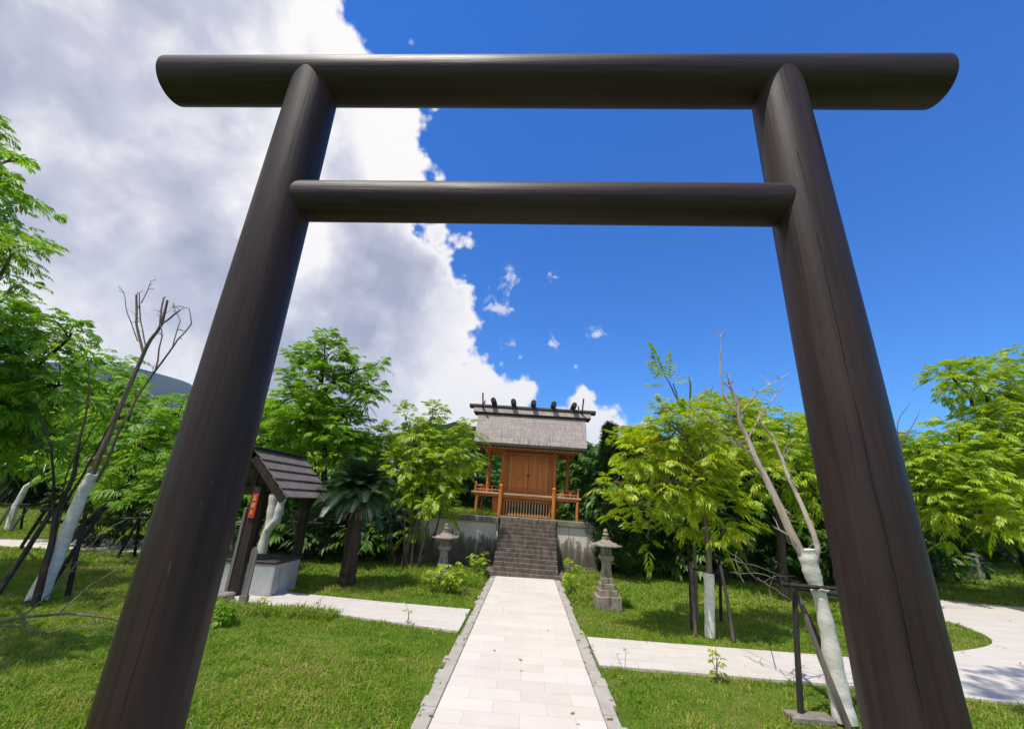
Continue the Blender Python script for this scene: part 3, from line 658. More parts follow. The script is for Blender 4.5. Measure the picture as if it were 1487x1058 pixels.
for cz, sts in ((1.47, [(-.02, .03, .02, .03), (0, .038, 0, -.03), (-.025, .005, .025, .005), (-.02, -.03, .0, .0), (0, 0, .022, -.03)]),
                (1.36, [(-.022, .03, .022, .03), (-.022, .03, -.022, -.03), (.022, .03, .022, -.03), (-.022, -.03, .022, -.03), (-.012, 0, .012, 0), (0, .02, 0, -.02)]),
                (1.245, [(0, .036, 0, -.02), (-.02, .02, .02, .015), (-.022, -.01, .0, .01), (0, -.02, -.012, -.03), (.005, .0, .02, -.02)])):
    for x0, z0, x1, z1 in sts: stroke(mb, .185+x0, cz+z0, .185+x1, cz+z1, .005)
mb.build('lettering', M['gold'], hs_)
# basin
Wb = thing('well_basin', 'pale grey concrete well basin with dark rim under the small shelter', 'well', (-4.56, 7.55, 0))
MB().box(-.50, .50, -.32, .45, -.05, .47, .012).build('basin_wall', M['concrete_pale'], Wb)
MB().box(-.515, .515, -.335, .465, .471, .51, .008).build('rim', M['darkwood'], Wb)
pk = thing('marker_plank', 'weathered grey pointed plank stuck upright in the grass before the well', 'post', (-4.08, 6.62, 0))
MB().prism([(-.045, -.1), (.045, -.1), (.045, .72), (.0, .80), (-.045, .76)], -.03, .0, 1).build('plank', M['greypost'], pk)
MB().prism([(-.06, -.1), (.06, -.1), (.055, .14), (-.055, .14)], -.05, .02, 1).build('stone_foot', M['stonelight'], pk)
mb = MB(); mb.box(-4.95, -4.45, 6.75, 6.98, -.05, .10, .02); tag(mb.build('stone_block', M['stone']), 'low mossy stone block in the grass beside the grey marker plank', 'stone')

# ------------------------------------------------------------------ foliage
def rot_frames(n, d):
    """orthonormal frames with x axis = d (n,3)"""
    up = np.tile([0., 0., 1.], (n, 1)); s = np.cross(d, up); l = np.linalg.norm(s, axis=1, keepdims=True); s = np.where(l < 1e-3, [[1., 0, 0]], s/np.maximum(l, 1e-6)); u = np.cross(s, d); return s, u
def pinnate(P, D, L, pairs=6, ll=.33, lw=.105, droop=.55, fold=.25):
    """compound leaves. P,D (n,3) base & direction, L (n,) length -> verts (n*pairs*2+n,4,3)"""
    n = len(P); D = D/np.linalg.norm(D, axis=1, keepdims=True); s, u = rot_frames(n, D)
    roll = (RNG.random(n)-.5)*1.0; c, sn = np.cos(roll)[:, None], np.sin(roll)[:, None]; s, u = s*c+u*sn, u*c-s*sn
    out = []
    for k in range(pairs*2+1):
        if k < pairs*2: t = .22+.78*((k//2)+.5)/pairs; side = 1 if k % 2 else -1
        else: t = 1.; side = 0
        tt = np.full(n, t)
        pos = P+D*(L*tt)[:, None]-np.array([0, 0, 1.])*(droop*L*tt**2)[:, None]
        tan = D-np.array([0, 0, 1.])*(2*droop*t); tan /= np.linalg.norm(tan, axis=1, keepdims=True)
        ang = .35+.75*(1-t)+.15*RNG.random(n) if side else np.zeros(n)
        dl = tan*np.cos(ang)[:, None]+s*(side*np.sin(ang))[:, None]-np.array([0, 0, 1.])*(.15+.35*RNG.random(n))[:, None]
        dl /= np.linalg.norm(dl, axis=1, keepdims=True)
        wv = np.cross(dl, u); wv /= np.linalg.norm(wv, axis=1, keepdims=True)+1e-9
        nn = np.cross(wv, dl); w2 = wv*np.cos(fold)+nn*(side*np.sin(fold)+.4*(RNG.random(n)-.5))[:, None]
        le = L*ll*(.7+.5*math.sin(math.pi*min(t, .9)))*(.85+.3*RNG.random(n)); wd_ = L*lw*(.85+.3*RNG.random(n))
        a = pos; b = pos+dl*(le*.42)[:, None]+w2*(wd_*.5)[:, None]; c_ = pos+dl*le[:, None]-np.array([0, 0, 1.])*(le*.18)[:, None]; d_ = pos+dl*(le*.42)[:, None]-w2*(wd_*.5)[:, None]
        out.append(np.stack([a, b, c_, d_], 1))
    return np.concatenate(out)
def sphere_pts(n, c, r, hollow=.45, low=-1.):
    v = RNG.normal(size=(n, 3)); v /= np.linalg.norm(v, axis=1, keepdims=True); v[:, 2] = np.where(v[:, 2] < low, -v[:, 2], v[:, 2])
    rr = hollow+(1-hollow)*RNG.random(n)**.7; rr = np.where(RNG.random(n) < .16, 1+.38*RNG.random(n), rr)[:, None]
    return np.array(c)+v*rr*np.array(r), v
def quads_obj(name, Q, mat, parent, origin):
    V = (Q-np.array(origin)).reshape(-1, 3); n = len(Q); i = np.arange(n)[:, None]*4
    return link_mesh(name, np_mesh(name, V, [i+np.arange(4)]), mat, parent)
def crown_quads(blobs, dens, L, per=6, pairs=5, droop=.5, ll=.36, lw=.12, hollow=.35, up=.38, low=-.75):
    """rosettes of compound leaves on branch tips spread through the blobs; returns quads and tips"""
    Q = []; tips = []
    for (c, r) in blobs:
        r = np.array(r if hasattr(r, '__len__') else (r, r, r), float); n = max(3, int(dens*(r[0]*r[1]*r[2])**(2/3)))
        p, v = sphere_pts(n, c, r, hollow, low); tips.append((c, p))
        for k in range(per):
            a = RNG.random(n)*2*np.pi; dirs = np.stack([np.cos(a), np.sin(a), up+1.1*(RNG.random(n)-.5)], 1)+v*.85
            q = pinnate(p+.03*RNG.normal(size=p.shape), dirs, L*(.55+.75*RNG.random(n)), pairs, ll, lw, droop*.75); Q.append(q)
    return np.concatenate(Q), tips
def limb(mb, a, b, r0, r1, n=6, wob=.08, seg=6):
    a = np.array(a, float); b = np.array(b, float); L = np.linalg.norm(b-a); pts = []; rad = []
    o = np.array([random.uniform(-1, 1), random.uniform(-1, 1), random.uniform(.2, .8)])*L*wob
    for i in range(seg+1):
        f = i/seg; p = a*(1-f)+b*f+o*math.sin(math.pi*f)+np.array([random.uniform(-1, 1) for _ in range(3)])*L*wob*.22*(0 < i < seg); pts.append(p); rad.append(r0*(1-f)+r1*f)
    mb.tube(pts, rad, n); return pts
def leafy_tree(name, label, cat, base, trunk, blobs, leaf, bark, dens=60, L=.4, per=6, pairs=5, droop=.5, r0=.07, twigs=5, group=None, wrap=None, ll=.36, lw=.12, hollow=.35, low=-.75, extra=None):
    base = np.array([base[0], base[1], base[2] if len(base) > 2 else 0.]); t = thing(name, label, cat, base, group=group)
    mb = MB(); tr = [np.array(p, float) for p in trunk]; n = len(tr)
    mb.tube(tr, [r0*(1.15-.6*i/(n-1)) for i in range(n)], 10, jit=.08); top = tr[-1]; fork = tr[-2]
    Q, tips = crown_quads(blobs, dens, L, per, pairs, droop, ll, lw, hollow, low=low)
    for (c, p) in tips:
        st_ = fork if random.random() < .5 else top; cc = np.array(c); limb(mb, st_, cc, r0*.42, r0*.22, 7, .1)
        for q in p[RNG.integers(0, len(p), twigs)]: limb(mb, cc, q, r0*.18, .006, 5, .1, 4)
    mb.build('trunk', bark, t, True, world=True)
    if wrap:
        w0, w1, wr = wrap; wm = MB(); pts = [tr[0]*(1-f)+tr[1]*f if len(tr) == 2 else tr[0] for f in (0,)]
        # follow the trunk
        cum = [0.]; [cum.append(cum[-1]+np.linalg.norm(tr[i+1]-tr[i])) for i in range(n-1)]
        def at(s): i = max(j for j in range(n-1) if cum[j] <= s+1e-9); f = min(1, (s-cum[i])/(cum[i+1]-cum[i])); return tr[i]*(1-f)+tr[i+1]*f
        pts = [at(w0+(min(w1, cum[-1])-w0)*k/14) for k in range(15)]; wm.tube(pts, [wr*(1+.05*math.sin(k*1.1)+random.uniform(-.03, .03)) for k in range(15)], 14, jit=.02)
        wm.build('trunk_wrap', M['wrap'], t, True, world=True)
    quads_obj('crown', Q, leaf, t, base)
    return t
def pt(px, py, Y): return tuple(W(px, py, Y))
def blob(px, py, rpx, Y, dy=1.0, sy=1.0):
    c = W(px, py, Y+ (dy-1.0)); r = abs(W(px+rpx, py, Y)[0]-W(px, py, Y)[0]); return (c, (r, r*sy, r*.9))

# --- main yellow-green tree on the right (wrapped trunk)
b = G(1031, 925)
Yt = b[1]
leafy_tree('golden_rain_tree', 'yellow-green leafy tree with white wrapped trunk, right of the right stone lantern', 'tree', b,
    [b, pt(1030, 860, Yt), pt(1029, 800, Yt), pt(1018, 700, Yt), pt(1005, 640, Yt+.05)],
    [blob(*a) for a in ((985, 620, 42, Yt), (935, 662, 34, Yt-.1), (975, 700, 44, Yt), (1020, 650, 40, Yt-.2), (1040, 735, 40, Yt+.2), (893, 700, 20, Yt-.2), (925, 735, 30, Yt), (1060, 612, 34, Yt+.5), (1085, 690, 36, Yt+.5), (955, 600, 22, Yt+.4), (905, 650, 22, Yt+.4), (985, 755, 30, Yt+.5), (1052, 770, 20, Yt-.1), (1095, 640, 30, Yt+.9), (1010, 690, 34, Yt+.3), (965, 645, 30, Yt+.8), (940, 780, 16, Yt+.6))],
    M['leaf_yellow'], M['bark'], 150, .26, 5, 5, .38, .045, 4, wrap=(0, .80, .068))
# --- the bare-topped sapling branch with a single frond above it
t = thing('pruned_sapling', 'thin pruned sapling topped by one upright fern-like leaf spray against the sky', 'tree', G(1012, 900))
bb = np.array(t.location); mb = MB()
mb.tube([bb, W(1008, 780, 7.4), W(1000, 680, 7.3), W(998, 610, 7.25), W(990, 580, 7.2)], [.03, .028, .026, .022, .02], 8)
limb(mb, W(998, 610, 7.25), W(966, 545, 7.1), .018, .008); limb(mb, W(998, 620, 7.25), W(1000, 548, 7.2), .02, .014); limb(mb, W(995, 600, 7.25), W(978, 556, 7.2), .014, .010)
limb(mb, W(1000, 640, 7.25), W(1035, 560, 7.3), .014, .006); limb(mb, W(1000, 660, 7.25), W(1040, 600, 7.3), .012, .005)
mb.build('trunk', M['bark'], t, True, world=True)
p = np.array([W(966, 556, 7.1)]*5+[W(972, 560, 7.1)]*3); d = np.array([(-.25, 0, 1), (.15, -.1, 1), (-.6, -.1, .9), (.4, .2, .8), (-.1, .3, 1.1), (.6, -.3, .3), (-.8, .2, .2), (.2, -.6, .3)], float)
Q = pinnate(p, d, np.array([.80, .6, .5, .5, .55, .4, .4, .35]), 9, .20, .075, .12); quads_obj('leaf_spray', Q, M['leaf_mid'], t, bb)

# --- stakes
def stake_obj(mb_pts, r, mat, parent, name='stake'):
    mb = MB(); mb.tube(mb_pts, r, 9, jit=.1); return mb.build(name, mat, parent, True, world=True)
def stakes(label, base, legs, rails, mats=None, r=.022, ties=()):
    t = thing('tree_stakes', label, 'tree support', base)
    for i, (a, b_) in enumerate(legs):
        a = np.array(a); b_ = np.array(b_); m_ = (a+b_)/2+np.array([random.uniform(-1, 1), random.uniform(-1, 1), 0])*.012
        stake_obj([a, m_, b_], [r*1.1, r, r*.92], M[(mats or ['stake'])[i % len(mats or [1])]], t)
    for a, b_ in rails: stake_obj([a, (np.array(a)+np.array(b_))/2, b_], r*.75, M['stake'], t, 'rail')
    for c in ties:
        mb = MB(); k = [np.array(c)+np.array([math.cos(a)*.075, math.sin(a)*.075, random.uniform(-.015, .015)]) for a in np.linspace(0, 6.0, 12)]; mb.tube(k, .009, 6); mb.build('tie', M['twine'], t, True, world=True)
    return t
Y0 = 6.6
stakes('dark and grey timber stakes round the wrapped trunk of the yellow-green tree', G(1031, 925),
    [(G(1005, 915), W(999, 790, 7.0)), (G(1010, 922), W(1003, 815, 6.75)), (G(1047, 900), W(1044, 805, 7.2)), (G(1065, 930), W(1046, 820, 6.6))],
    [(W(998, 824, 6.9), W(1050, 833, 6.8)), (W(1040, 828, 6.7), W(1052, 828, 7.2))], ['stake', 'stakegrey', 'stake', 'stakegrey'], .022)

# --- leaning bare tree near right pillar
def bare_tree(name, label, base, chains, bark, wraps=(), tw=0, twr=.006, group=None, twl=.5):
    t = thing(name, label, 'tree', base, group=group); mb = MB()
    for pts, r0, r1 in chains:
        pts = [np.array(p, float) for p in pts]; P2 = []; 
        for i in range(len(pts)-1):
            for k in range(3): f = k/3; P2.append(pts[i]*(1-f)+pts[i+1]*f+np.array([random.uniform(-1, 1) for _ in range(3)])*np.linalg.norm(pts[i+1]-pts[i])*.018*(k > 0))
        P2.append(pts[-1]); n = len(P2); mb.tube(P2, [r0+(r1-r0)*i/(n-1) for i in range(n)], 9, jit=.14)
        for k in range(tw):
            i = random.randint(n//3, n-1); a = P2[i]; dr = np.array([random.uniform(-1, 1), random.uniform(-.8, .8), random.uniform(-.1, 1)]); dr /= np.linalg.norm(dr); L = twl*random.uniform(.3, 1)*max(.35, r0*18)
            q = limb(mb, a, a+dr*L, max(twr, r1*.5), .0025, 5, .12, 5)
            for m_ in range(2): j = random.randint(2, 4); limb(mb, q[j], q[j]+(dr+np.array([random.uniform(-.8, .8) for _ in range(3)]))*L*.4, .004, .002, 4, .1, 3)
    mb.build('trunk', bark, t, True, world=True)
    for pts, rr in wraps:
        wm = MB(); pts = [np.array(p) for p in pts]; P2 = []; R2 = []
        for i in range(len(pts)-1):
            for k in range(8): f = k/8; P2.append(pts[i]*(1-f)+pts[i+1]*f); R2.append((rr[i]*(1-f)+rr[i+1]*f)*(1+.055*math.sin(k*1.3+i*2.2)+random.uniform(-.02, .02)))
        P2.append(pts[-1]); R2.append(rr[-1]); wm.tube(P2, R2, 16, jit=.03); wm.build('trunk_wrap', M['wrap'], t, True, world=True)
    return t
Yb = 4.35
b = G(1228, 1048)
bare_tree('bare_tree', 'leaning leafless tree with white wrapped trunk just left of the right gate pillar', b,
    [([b, W(1200, 900, Yb), W(1178, 830, Yb), W(1160, 795, Yb), W(1120, 710, Yb+.1), W(1095, 660, Yb+.15), W(1075, 615, Yb+.2), W(1070, 575, Yb+.2)], .052, .018),
     ([W(1178, 830, Yb), W(1188, 795, Yb), W(1165, 735, Yb+.1), W(1140, 680, Yb+.2), W(1125, 640, Yb+.3), W(1098, 605, Yb+.3)], .030, .009),
     ([W(1075, 605, Yb+.2), W(1050, 575, Yb+.2), W(1046, 535, Yb+.2), W(1048, 490, Yb+.2)], .014, .005),
     ([W(1075, 600, Yb+.2), W(1100, 570, Yb+.15), W(1148, 540, Yb+.1)], .010, .003), ([W(1085, 640, Yb+.2), W(1105, 600, Yb+.3), W(1142, 555, Yb+.3)], .009, .003),
     ([W(1095, 665, Yb+.2), W(1050, 620, Yb), W(1020, 595, Yb-.1)], .009, .003), ([W(1070, 585, Yb+.2), W(1060, 560, Yb+.2), W(1052, 556, Yb+.3)], .016, .010), ([W(1108, 690, Yb), W(1085, 655, Yb-.1), W(1065, 640, Yb-.2)], .008, .003)],
    M['barkpale'], [([b, W(1215, 990, Yb), W(1203, 920, Yb), W(1190, 862, Yb)], [.088, .078, .066, .052]), ([W(1191, 866, Yb), W(1178, 828, Yb), W(1170, 797, Yb)], [.054, .072, .078])], tw=5)
stakes('dark timber posts with a lashed cross rail holding the leaning bare tree', G(1165, 1038),
    [(G(1163, 1040), W(1153, 845, Yb)), (G(1232, 1056), W(1158, 862, Yb+.05)), (G(1232, 1010)+np.array([0, 0, 0]), W(1165, 880, Yb+.5))],
    [(W(1135, 848, Yb-.05), W(1262, 858, Yb-.05)), (W(1150, 852, Yb+.02), W(1240, 868, Yb+.4))], ['stake', 'stakegrey', 'stake'], .024, ties=[W(1190, 856, Yb)])
mb = MB(); g0 = G(1172, 1042); mb.box(g0[0]-.16, g0[0]+.2, g0[1]-.08, g0[1]+.07, -.02, .03, .008); tag(mb.build('paving_slab', M['stone']), 'small flat stone slab at the foot of the dark stake near the right pillar', 'stone')
# tangle of dead twigs
t = thing('dead_branches', 'tangle of thin dead branches caught on the stakes left of the leaning bare tree', 'branches', G(1110, 905)); mb = MB()
for a, c in (((1048, 818, 5.6), (1160, 845, 4.7)), ((1060, 830, 5.5), (1140, 850, 4.8)), ((1100, 838, 5.2), (1148, 870, 4.7)), ((1125, 835, 5.0), (1118, 885, 4.9)), ((1110, 845, 5.1), (1155, 836, 4.7)), ((1080, 845, 5.3), (1070, 800, 5.5)), ((1165, 868, 4.6), (1195, 900, 4.9)), ((1040, 790, 5.8), (1100, 842, 5.3))):
    limb(mb, W(*a), W(*c), .006, .003, 5, .12)
mb.tube([G(1110, 905), W(1100, 860, 5.25)], .006, 5)
mb.build('branches', M['bark'], t, True, world=True)

# --- left bare tree
Yl = 6.35; b = G(52, 872)
bare_tree('bare_tree', 'tall pruned leafless tree with white wrapped trunk left of the left gate pillar', b,
    [([b, W(85, 800, Yl), W(118, 715, Yl), W(135, 685, Yl), W(165, 610, Yl), W(190, 555, Yl), W(212, 505, Yl), W(235, 470, Yl), W(243, 436, Yl)], .060, .018),
     ([W(139, 700, Yl), W(150, 680, Yl), W(175, 620, Yl-.1), W(210, 560, Yl-.1), W(250, 505, Yl-.2), W(278, 470, Yl-.2), W(275, 448, Yl-.2)], .026, .006),
     ([W(208, 512, Yl), W(198, 470, Yl), W(198, 428, Yl)], .022, .016), ([W(212, 505, Yl), W(204, 465, Yl+.1), W(202, 425, Yl+.1)], .012, .008), ([W(235, 470, Yl), W(262, 450, Yl)], .016, .012), ([W(232, 475, Yl), W(238, 432, Yl+.1)], .016, .012),
     ([W(200, 495, Yl), W(185, 455, Yl), W(180, 425, Yl)], .010, .005), ([W(205, 440, Yl), W(215, 420, Yl), W(219, 408, Yl)], .009, .004), ([W(225, 540, Yl-.1), W(235, 490, Yl-.1), W(232, 460, Yl)], .014, .006), ([W(250, 505, Yl-.2), W(262, 465, Yl-.2), W(252, 445, Yl-.2)], .009, .004)],
    M['bark'], [([b, W(88, 795, Yl), W(120, 715, Yl), W(136, 688, Yl)], [.115, .088, .078, .082])], tw=3)
# multi-stem dark bare tree
b = G(50, 880)
bare_tree('multi_stem_tree', 'dark multi-stemmed bare tree leaning left of the white wrapped trunk', b,
    [([b, W(72, 800, 6.0), W(82, 745, 6.0), W(108, 690, 6.0), W(113, 655, 6.0), W(125, 600, 6.1), W(128, 540, 6.2)], .045, .008), ([W(78, 760, 6.0), W(78, 700, 5.9), W(75, 650, 5.8), W(60, 610, 5.7), W(52, 590, 5.7)], .020, .007),
     ([W(80, 750, 6), W(120, 690, 6.1), W(150, 635, 6.2), W(170, 600, 6.3)], .018, .005), ([W(88, 740, 6), W(130, 672, 6), W(152, 630, 6)], .014, .005), ([W(78, 660, 5.9), W(45, 640, 5.7), W(28, 628, 5.6)], .010, .004), ([W(113, 660, 6), W(135, 620, 6), W(158, 600, 6.1)], .010, .004), ([W(85, 735, 6), W(96, 690, 5.9), W(120, 640, 5.8)], .014, .004)],
    M['barkdark'], tw=2)
stakes('crossed black timber stakes propping the white wrapped trunk on the left lawn', G(60, 868),
    [(G(-20, 885), W(75, 742, 6.1)), (G(98, 864), W(124, 745, 6.4)), (G(70, 856), W(148, 742, 6.9)), (G(30, 795), W(66, 740, 7.5)), (G(48, 880), W(88, 740, 6.4))],
    [(W(55, 758, 6.4), W(135, 756, 6.5)), (W(60, 741, 6.6), W(95, 738, 6.6))], None, .032)
stakes('black stakes beside the far path just left of the left gate pillar', G(185, 808), [(G(170, 810), W(203, 750, 8.6)), (G(195, 808), W(204, 745, 8.9))], [(W(175, 752, 8.8), W(215, 753, 8.8))], None, .03)
# small far white trunk
b = G(12, 768); 
bare_tree('small_tree', 'small far tree with bent white trunk near the left picture edge', b, [([b, W(22, 735, b[1]), W(38, 706, b[1]), W(48, 700, b[1]), W(60, 690, b[1])], .10, .05)], M['wrap'], tw=1)
stakes('thin dark rail support around the small bent white trunk at far left', b, [(G(-10, 775), W(15, 735, b[1])), (G(30, 768), W(36, 735, b[1])), (G(15, 772), W(40, 738, b[1]+.3))], [(W(5, 733, b[1]), W(45, 732, b[1]))], None, .035)
# low dead branch in left foreground
t = thing('fallen_branch', 'long thin bare branch lying low across the lawn at the left edge', 'branch', G(-40, 960)); mb = MB()
Yq = 4.3
for pts, r0, r1 in (([(-60, 905, Yq-.1), (0, 902, Yq), (40, 895, Yq), (100, 890, Yq+.1), (150, 895, Yq+.1), (200, 905, Yq+.1), (240, 912, Yq)], .016, .007), ([(-60, 912, Yq-.1), (20, 908, Yq), (50, 917, Yq), (75, 917, Yq), (110, 908, Yq), (150, 902, Yq)], .010, .004), ([(110, 908, Yq), (150, 915, Yq), (175, 922, Yq)], .005, .003),
    ([(30, 897, Yq), (80, 855, Yq+.3), (110, 820, Yq+.5), (150, 770, Yq+.8), (190, 750, Yq+1)], .008, .003), ([(85, 890, Yq), (130, 850, Yq+.3), (180, 820, Yq+.6), (215, 805, Yq+.8)], .006, .003), ([(120, 891, Yq), (165, 870, Yq+.2), (200, 855, Yq+.4)], .005, .003), ([(95, 820, Yq+.5), (150, 805, Yq+.6), (205, 818, Yq+.6)], .005, .002), ([(100, 830, Yq+.5), (150, 820, Yq+.6), (200, 790, Yq+.8)], .004, .002), ([(20, 897, Yq), (40, 870, Yq+.1), (60, 860, Yq+.2)], .005, .002), ([(35, 900, Yq), (45, 910, Yq)], .006, .004), ([(130, 780, Yq+.7), (145, 815, Yq+.8), (165, 822, Yq+.8)], .003, .002)):
    P3 = [W(*p) for p in pts]; mb.tube(P3, [r0+(r1-r0)*i/(len(P3)-1) for i in range(len(P3))], 6, jit=.2)
mb.tube([G(-40, 960), W(-30, 905, Yq-.1)], .016, 6)
mb.build('branches', M['bark'], t, True, world=True)

# --- left trees
b = G(-60, 830)
leafy_tree('golden_rain_tree', 'large dense green tree filling the left edge, branches reaching over the lawn', 'tree', b, [b, W(-50, 700, b[1]), W(-40, 600, b[1])],
    [blob(*a) for a in ((30, 505, 42, 6.6), (100, 492, 26, 6.4), (-40, 480, 70, 7.), (15, 580, 48, 6.4), (85, 560, 34, 6.6), (-40, 620, 70, 6.6), (5, 655, 36, 6.8), (52, 630, 24, 7.0), (-70, 560, 80, 6.2), (60, 520, 30, 6.9))],
    M['leaf_green'], M['barkdark'], 135, .30, 5, 5, .55, .10, 4)
b = G(-330, 900)
leafy_tree('tall_tree', 'tall tree mostly outside the left edge whose leafy branch tips hang against the cloud', 'tree', b, [b, W(-300, 600, b[1]), W(-250, 350, b[1])],
    [blob(*a) for a in ((18, 368, 32, 5.0), (55, 366, 12, 4.9), (-45, 380, 50, 5.), (-30, 255, 40, 5.1), (8, 235, 15, 5.), (-10, 180, 14, 5.), (-50, 190, 40, 5.1), (10, 425, 22, 5.1), (-5, 285, 10, 5.), (-120, 300, 100, 5.3), (-200, 420, 100, 5.3))]+[((-6.8, 2.7, 5.2), (1.0, .7, .6)), ((-8.0, 3.2, 5.0), (1.0, .8, .6)), ((-6.4, 3.3, 4.6), (.6, .5, .5))],
    M['leaf_green'], M['bark'], 95, .26, 5, 5, .6, .09, 4)
b = G(190, 800)
leafy_tree('broadleaf_tree', 'rounded mid green tree behind the bare pruned tree', 'tree', (b[0]-2, 11, 0), [(b[0]-2, 11, 0), W(190, 700, 11), W(190, 640, 11)],
    [blob(*a) for a in ((235, 640, 45, 10.5), (190, 600, 38, 11.), (250, 700, 45, 10), (190, 680, 50, 11), (150, 560, 42, 11.5), (130, 600, 50, 12), (215, 740, 24, 9.6), (260, 600, 24, 10.6), (150, 660, 50, 12))],
    M['leaf_green'], M['barkdark'], 60, .44, 5, 4, .55, .09, 3)
leafy_tree('low_conifer', 'low dark spreading shrub beyond the far path, left of the left pillar', 'shrub', tuple(G(180, 792)), [G(180, 792), W(180, 775, 11.9), W(182, 760, 11.9)],
    [blob(180, 765, 32, 11.6), blob(205, 748, 18, 11.6), blob(155, 772, 18, 11.6)], M['leaf_conifer'], M['barkdark'], 90, .35, 5, 4, .5, .05, 2)
# --- centre-left green tree
b = np.array([-5.6, 11.2, 0]); Yc = 11.2
leafy_tree('golden_rain_tree', 'tall fresh green tree with feathery crown behind the well shelter roof', 'tree', b, [b, W(470, 720, Yc), W(472, 640, Yc), W(470, 570, Yc)],
    [blob(*a) for a in ((478, 515, 26, Yc), (438, 528, 24, Yc), (515, 538, 22, Yc), (470, 560, 34, Yc-.3), (527, 575, 20, Yc), (428, 580, 28, Yc), (455, 605, 40, Yc-.4), (508, 618, 30, Yc), (418, 645, 34, Yc), (482, 655, 40, Yc-.2), (472, 492, 10, Yc), (545, 566, 10, Yc), (388, 600, 24, Yc+.4), (520, 655, 22, Yc), (545, 530, 8, Yc))],
    M['leaf_green'], M['barkdark'], 110, .36, 5, 5, .55, .085, 3)
b = np.array([-3.0, 11.0, 0]); Yd = 11.0
leafy_tree('golden_rain_tree', 'yellowish green tree with several thin stems left of the shrine', 'tree', b, [b, W(604, 740, Yd), W(608, 690, Yd), W(612, 650, Yd)],
    [blob(*a) for a in ((588, 606, 14, Yd), (628, 603, 16, Yd), (565, 625, 14, Yd), (605, 632, 26, Yd), (660, 640, 18, Yd), (668, 662, 20, Yd-.2), (632, 680, 30, Yd-.3), (585, 675, 26, Yd-.2), (612, 715, 24, Yd-.3), (686, 690, 12, Yd-.3), (560, 655, 18, Yd+.3), (682, 625, 12, Yd), (640, 650, 24, Yd), (640, 720, 20, Yd-.3), (575, 705, 20, Yd), (622, 742, 20, Yd-.3), (598, 765, 16, Yd-.2))],
    M['leaf_mid'], M['bark'], 110, .34, 5, 5, .5, .05, 3)
t = thing('thin_stems', 'cluster of thin crooked stems at the left end of the retaining wall', 'tree', G(598, 835)); mb = MB()
for a, c in (((598, 832), (612, 735)), ((592, 830), (590, 740)), ((604, 834), (625, 745)), ((585, 828), (600, 760)), ((610, 830), (606, 760)), ((575, 826), (568, 745)), ((604, 830), (640, 740))): limb(mb, G(*a), W(c[0], c[1], 10.4), .03, .012, 6, .06)
mb.build('stems', M['barkdark'], t, True, world=True)
# bandaged forked trunk behind the hut
b = G(378, 830); Yw = b[1]
b = np.array(W(378, 812, 9.6)); b[2] = 0
bare_tree('wrapped_tree', 'forked white wrapped trunk seen behind the well basin', b, [([b, W(384, 780, 9.6), W(392, 745, 9.6), W(398, 700, 9.6), W(402, 660, 9.6)], .09, .06)], M['bark'],
    [([b, W(382, 790, 9.6), W(392, 755, 9.6), W(397, 718, 9.6)], [.11, .10, .085, .08]), ([W(388, 770, 9.55), W(402, 755, 9.5), W(408, 730, 9.5), W(414, 715, 9.5)], [.07, .09, .08, .075])])
stakes('dark stakes and rail around the forked wrapped trunk behind the well', b, [((b[0]-.5, 9.5, 0), W(340, 745, 9.5)), ((b[0]+.9, 9.6, 0), W(425, 740, 9.6))], [(W(330, 752, 9.6), W(470, 760, 9.6))], None, .03)

# --- cycad
b = G(503, 850); Yy = b[1]
t = thing('cycad', 'dark cycad palm with thick trunk and arching fronds right of the well shelter', 'palm', b)
mb = MB(); top = W(522, 712, Yy); tp = [np.array(b)*(1-f)+np.array(top)*f for f in np.linspace(0, 1, 22)]; mb.tube(tp, [.155-.03*f+random.uniform(-.012, .012) for f in np.linspace(0, 1, 22)], 18, jit=.16); mb.build('trunk', M['barkdark'], t, False, world=True)
def frond(P, az, el, L, n=30, droop=.9):
    out = []; d = np.array([math.cos(az)*math.cos(el), math.sin(az)*math.cos(el), math.sin(el)]); s = np.array([-math.sin(az), math.cos(az), 0])
    for k in range(n):
        t_ = .12+.88*k/n; pos = P+d*L*t_-np.array([0, 0, 1])*droop*L*t_**2.2; tan = d-np.array([0, 0, 1])*droop*2.2*t_**1.2; tan /= np.linalg.norm(tan); up_ = np.cross(s, tan)
        ll_ = L*.20*math.sin(math.pi*min(.97, .15+.8*t_))+.03
        for sd in (-1, 1):
            dl = s*sd*.85+tan*.5+np.array(up_)*.25*(1 if up_[2] > 0 else -1); dl /= np.linalg.norm(dl); e = pos+dl*ll_; wv = tan*.008*(L/.85)
            out.append([pos-wv, pos+wv, e+wv*.3, e-wv*.3])
    for k in range(8):
        a_ = k/8; b_ = (k+1)/8; f = lambda q: P+d*L*q-np.array([0, 0, 1])*droop*L*q**2.2
        out.append([f(a_)-s*.009, f(a_)+s*.009, f(b_)+s*.008, f(b_)-s*.008])
    return out
Q = []
for k in range(96):
    az = k*2.39996; lv = k/96; Q += frond(np.array(top)+np.array([0, 0, .05-.12*lv]), az, R(72-78*lv+random.uniform(-6, 6)), random.uniform(.78, 1.02), 38, droop=.28+.40*lv)
quads_obj('fronds', np.array(Q), M['leaf_cycad'], t, b)
mb = MB()
for k in range(12): az = random.uniform(0, 6.28); p0 = np.array(top)+np.array([0, 0, -.08]); limb(mb, p0, p0+np.array([math.cos(az)*.22, math.sin(az)*.22, -.45]), .01, .006, 5, .1)
mb.build('dead_fronds', M['cedar_pale'], t, True, world=True)

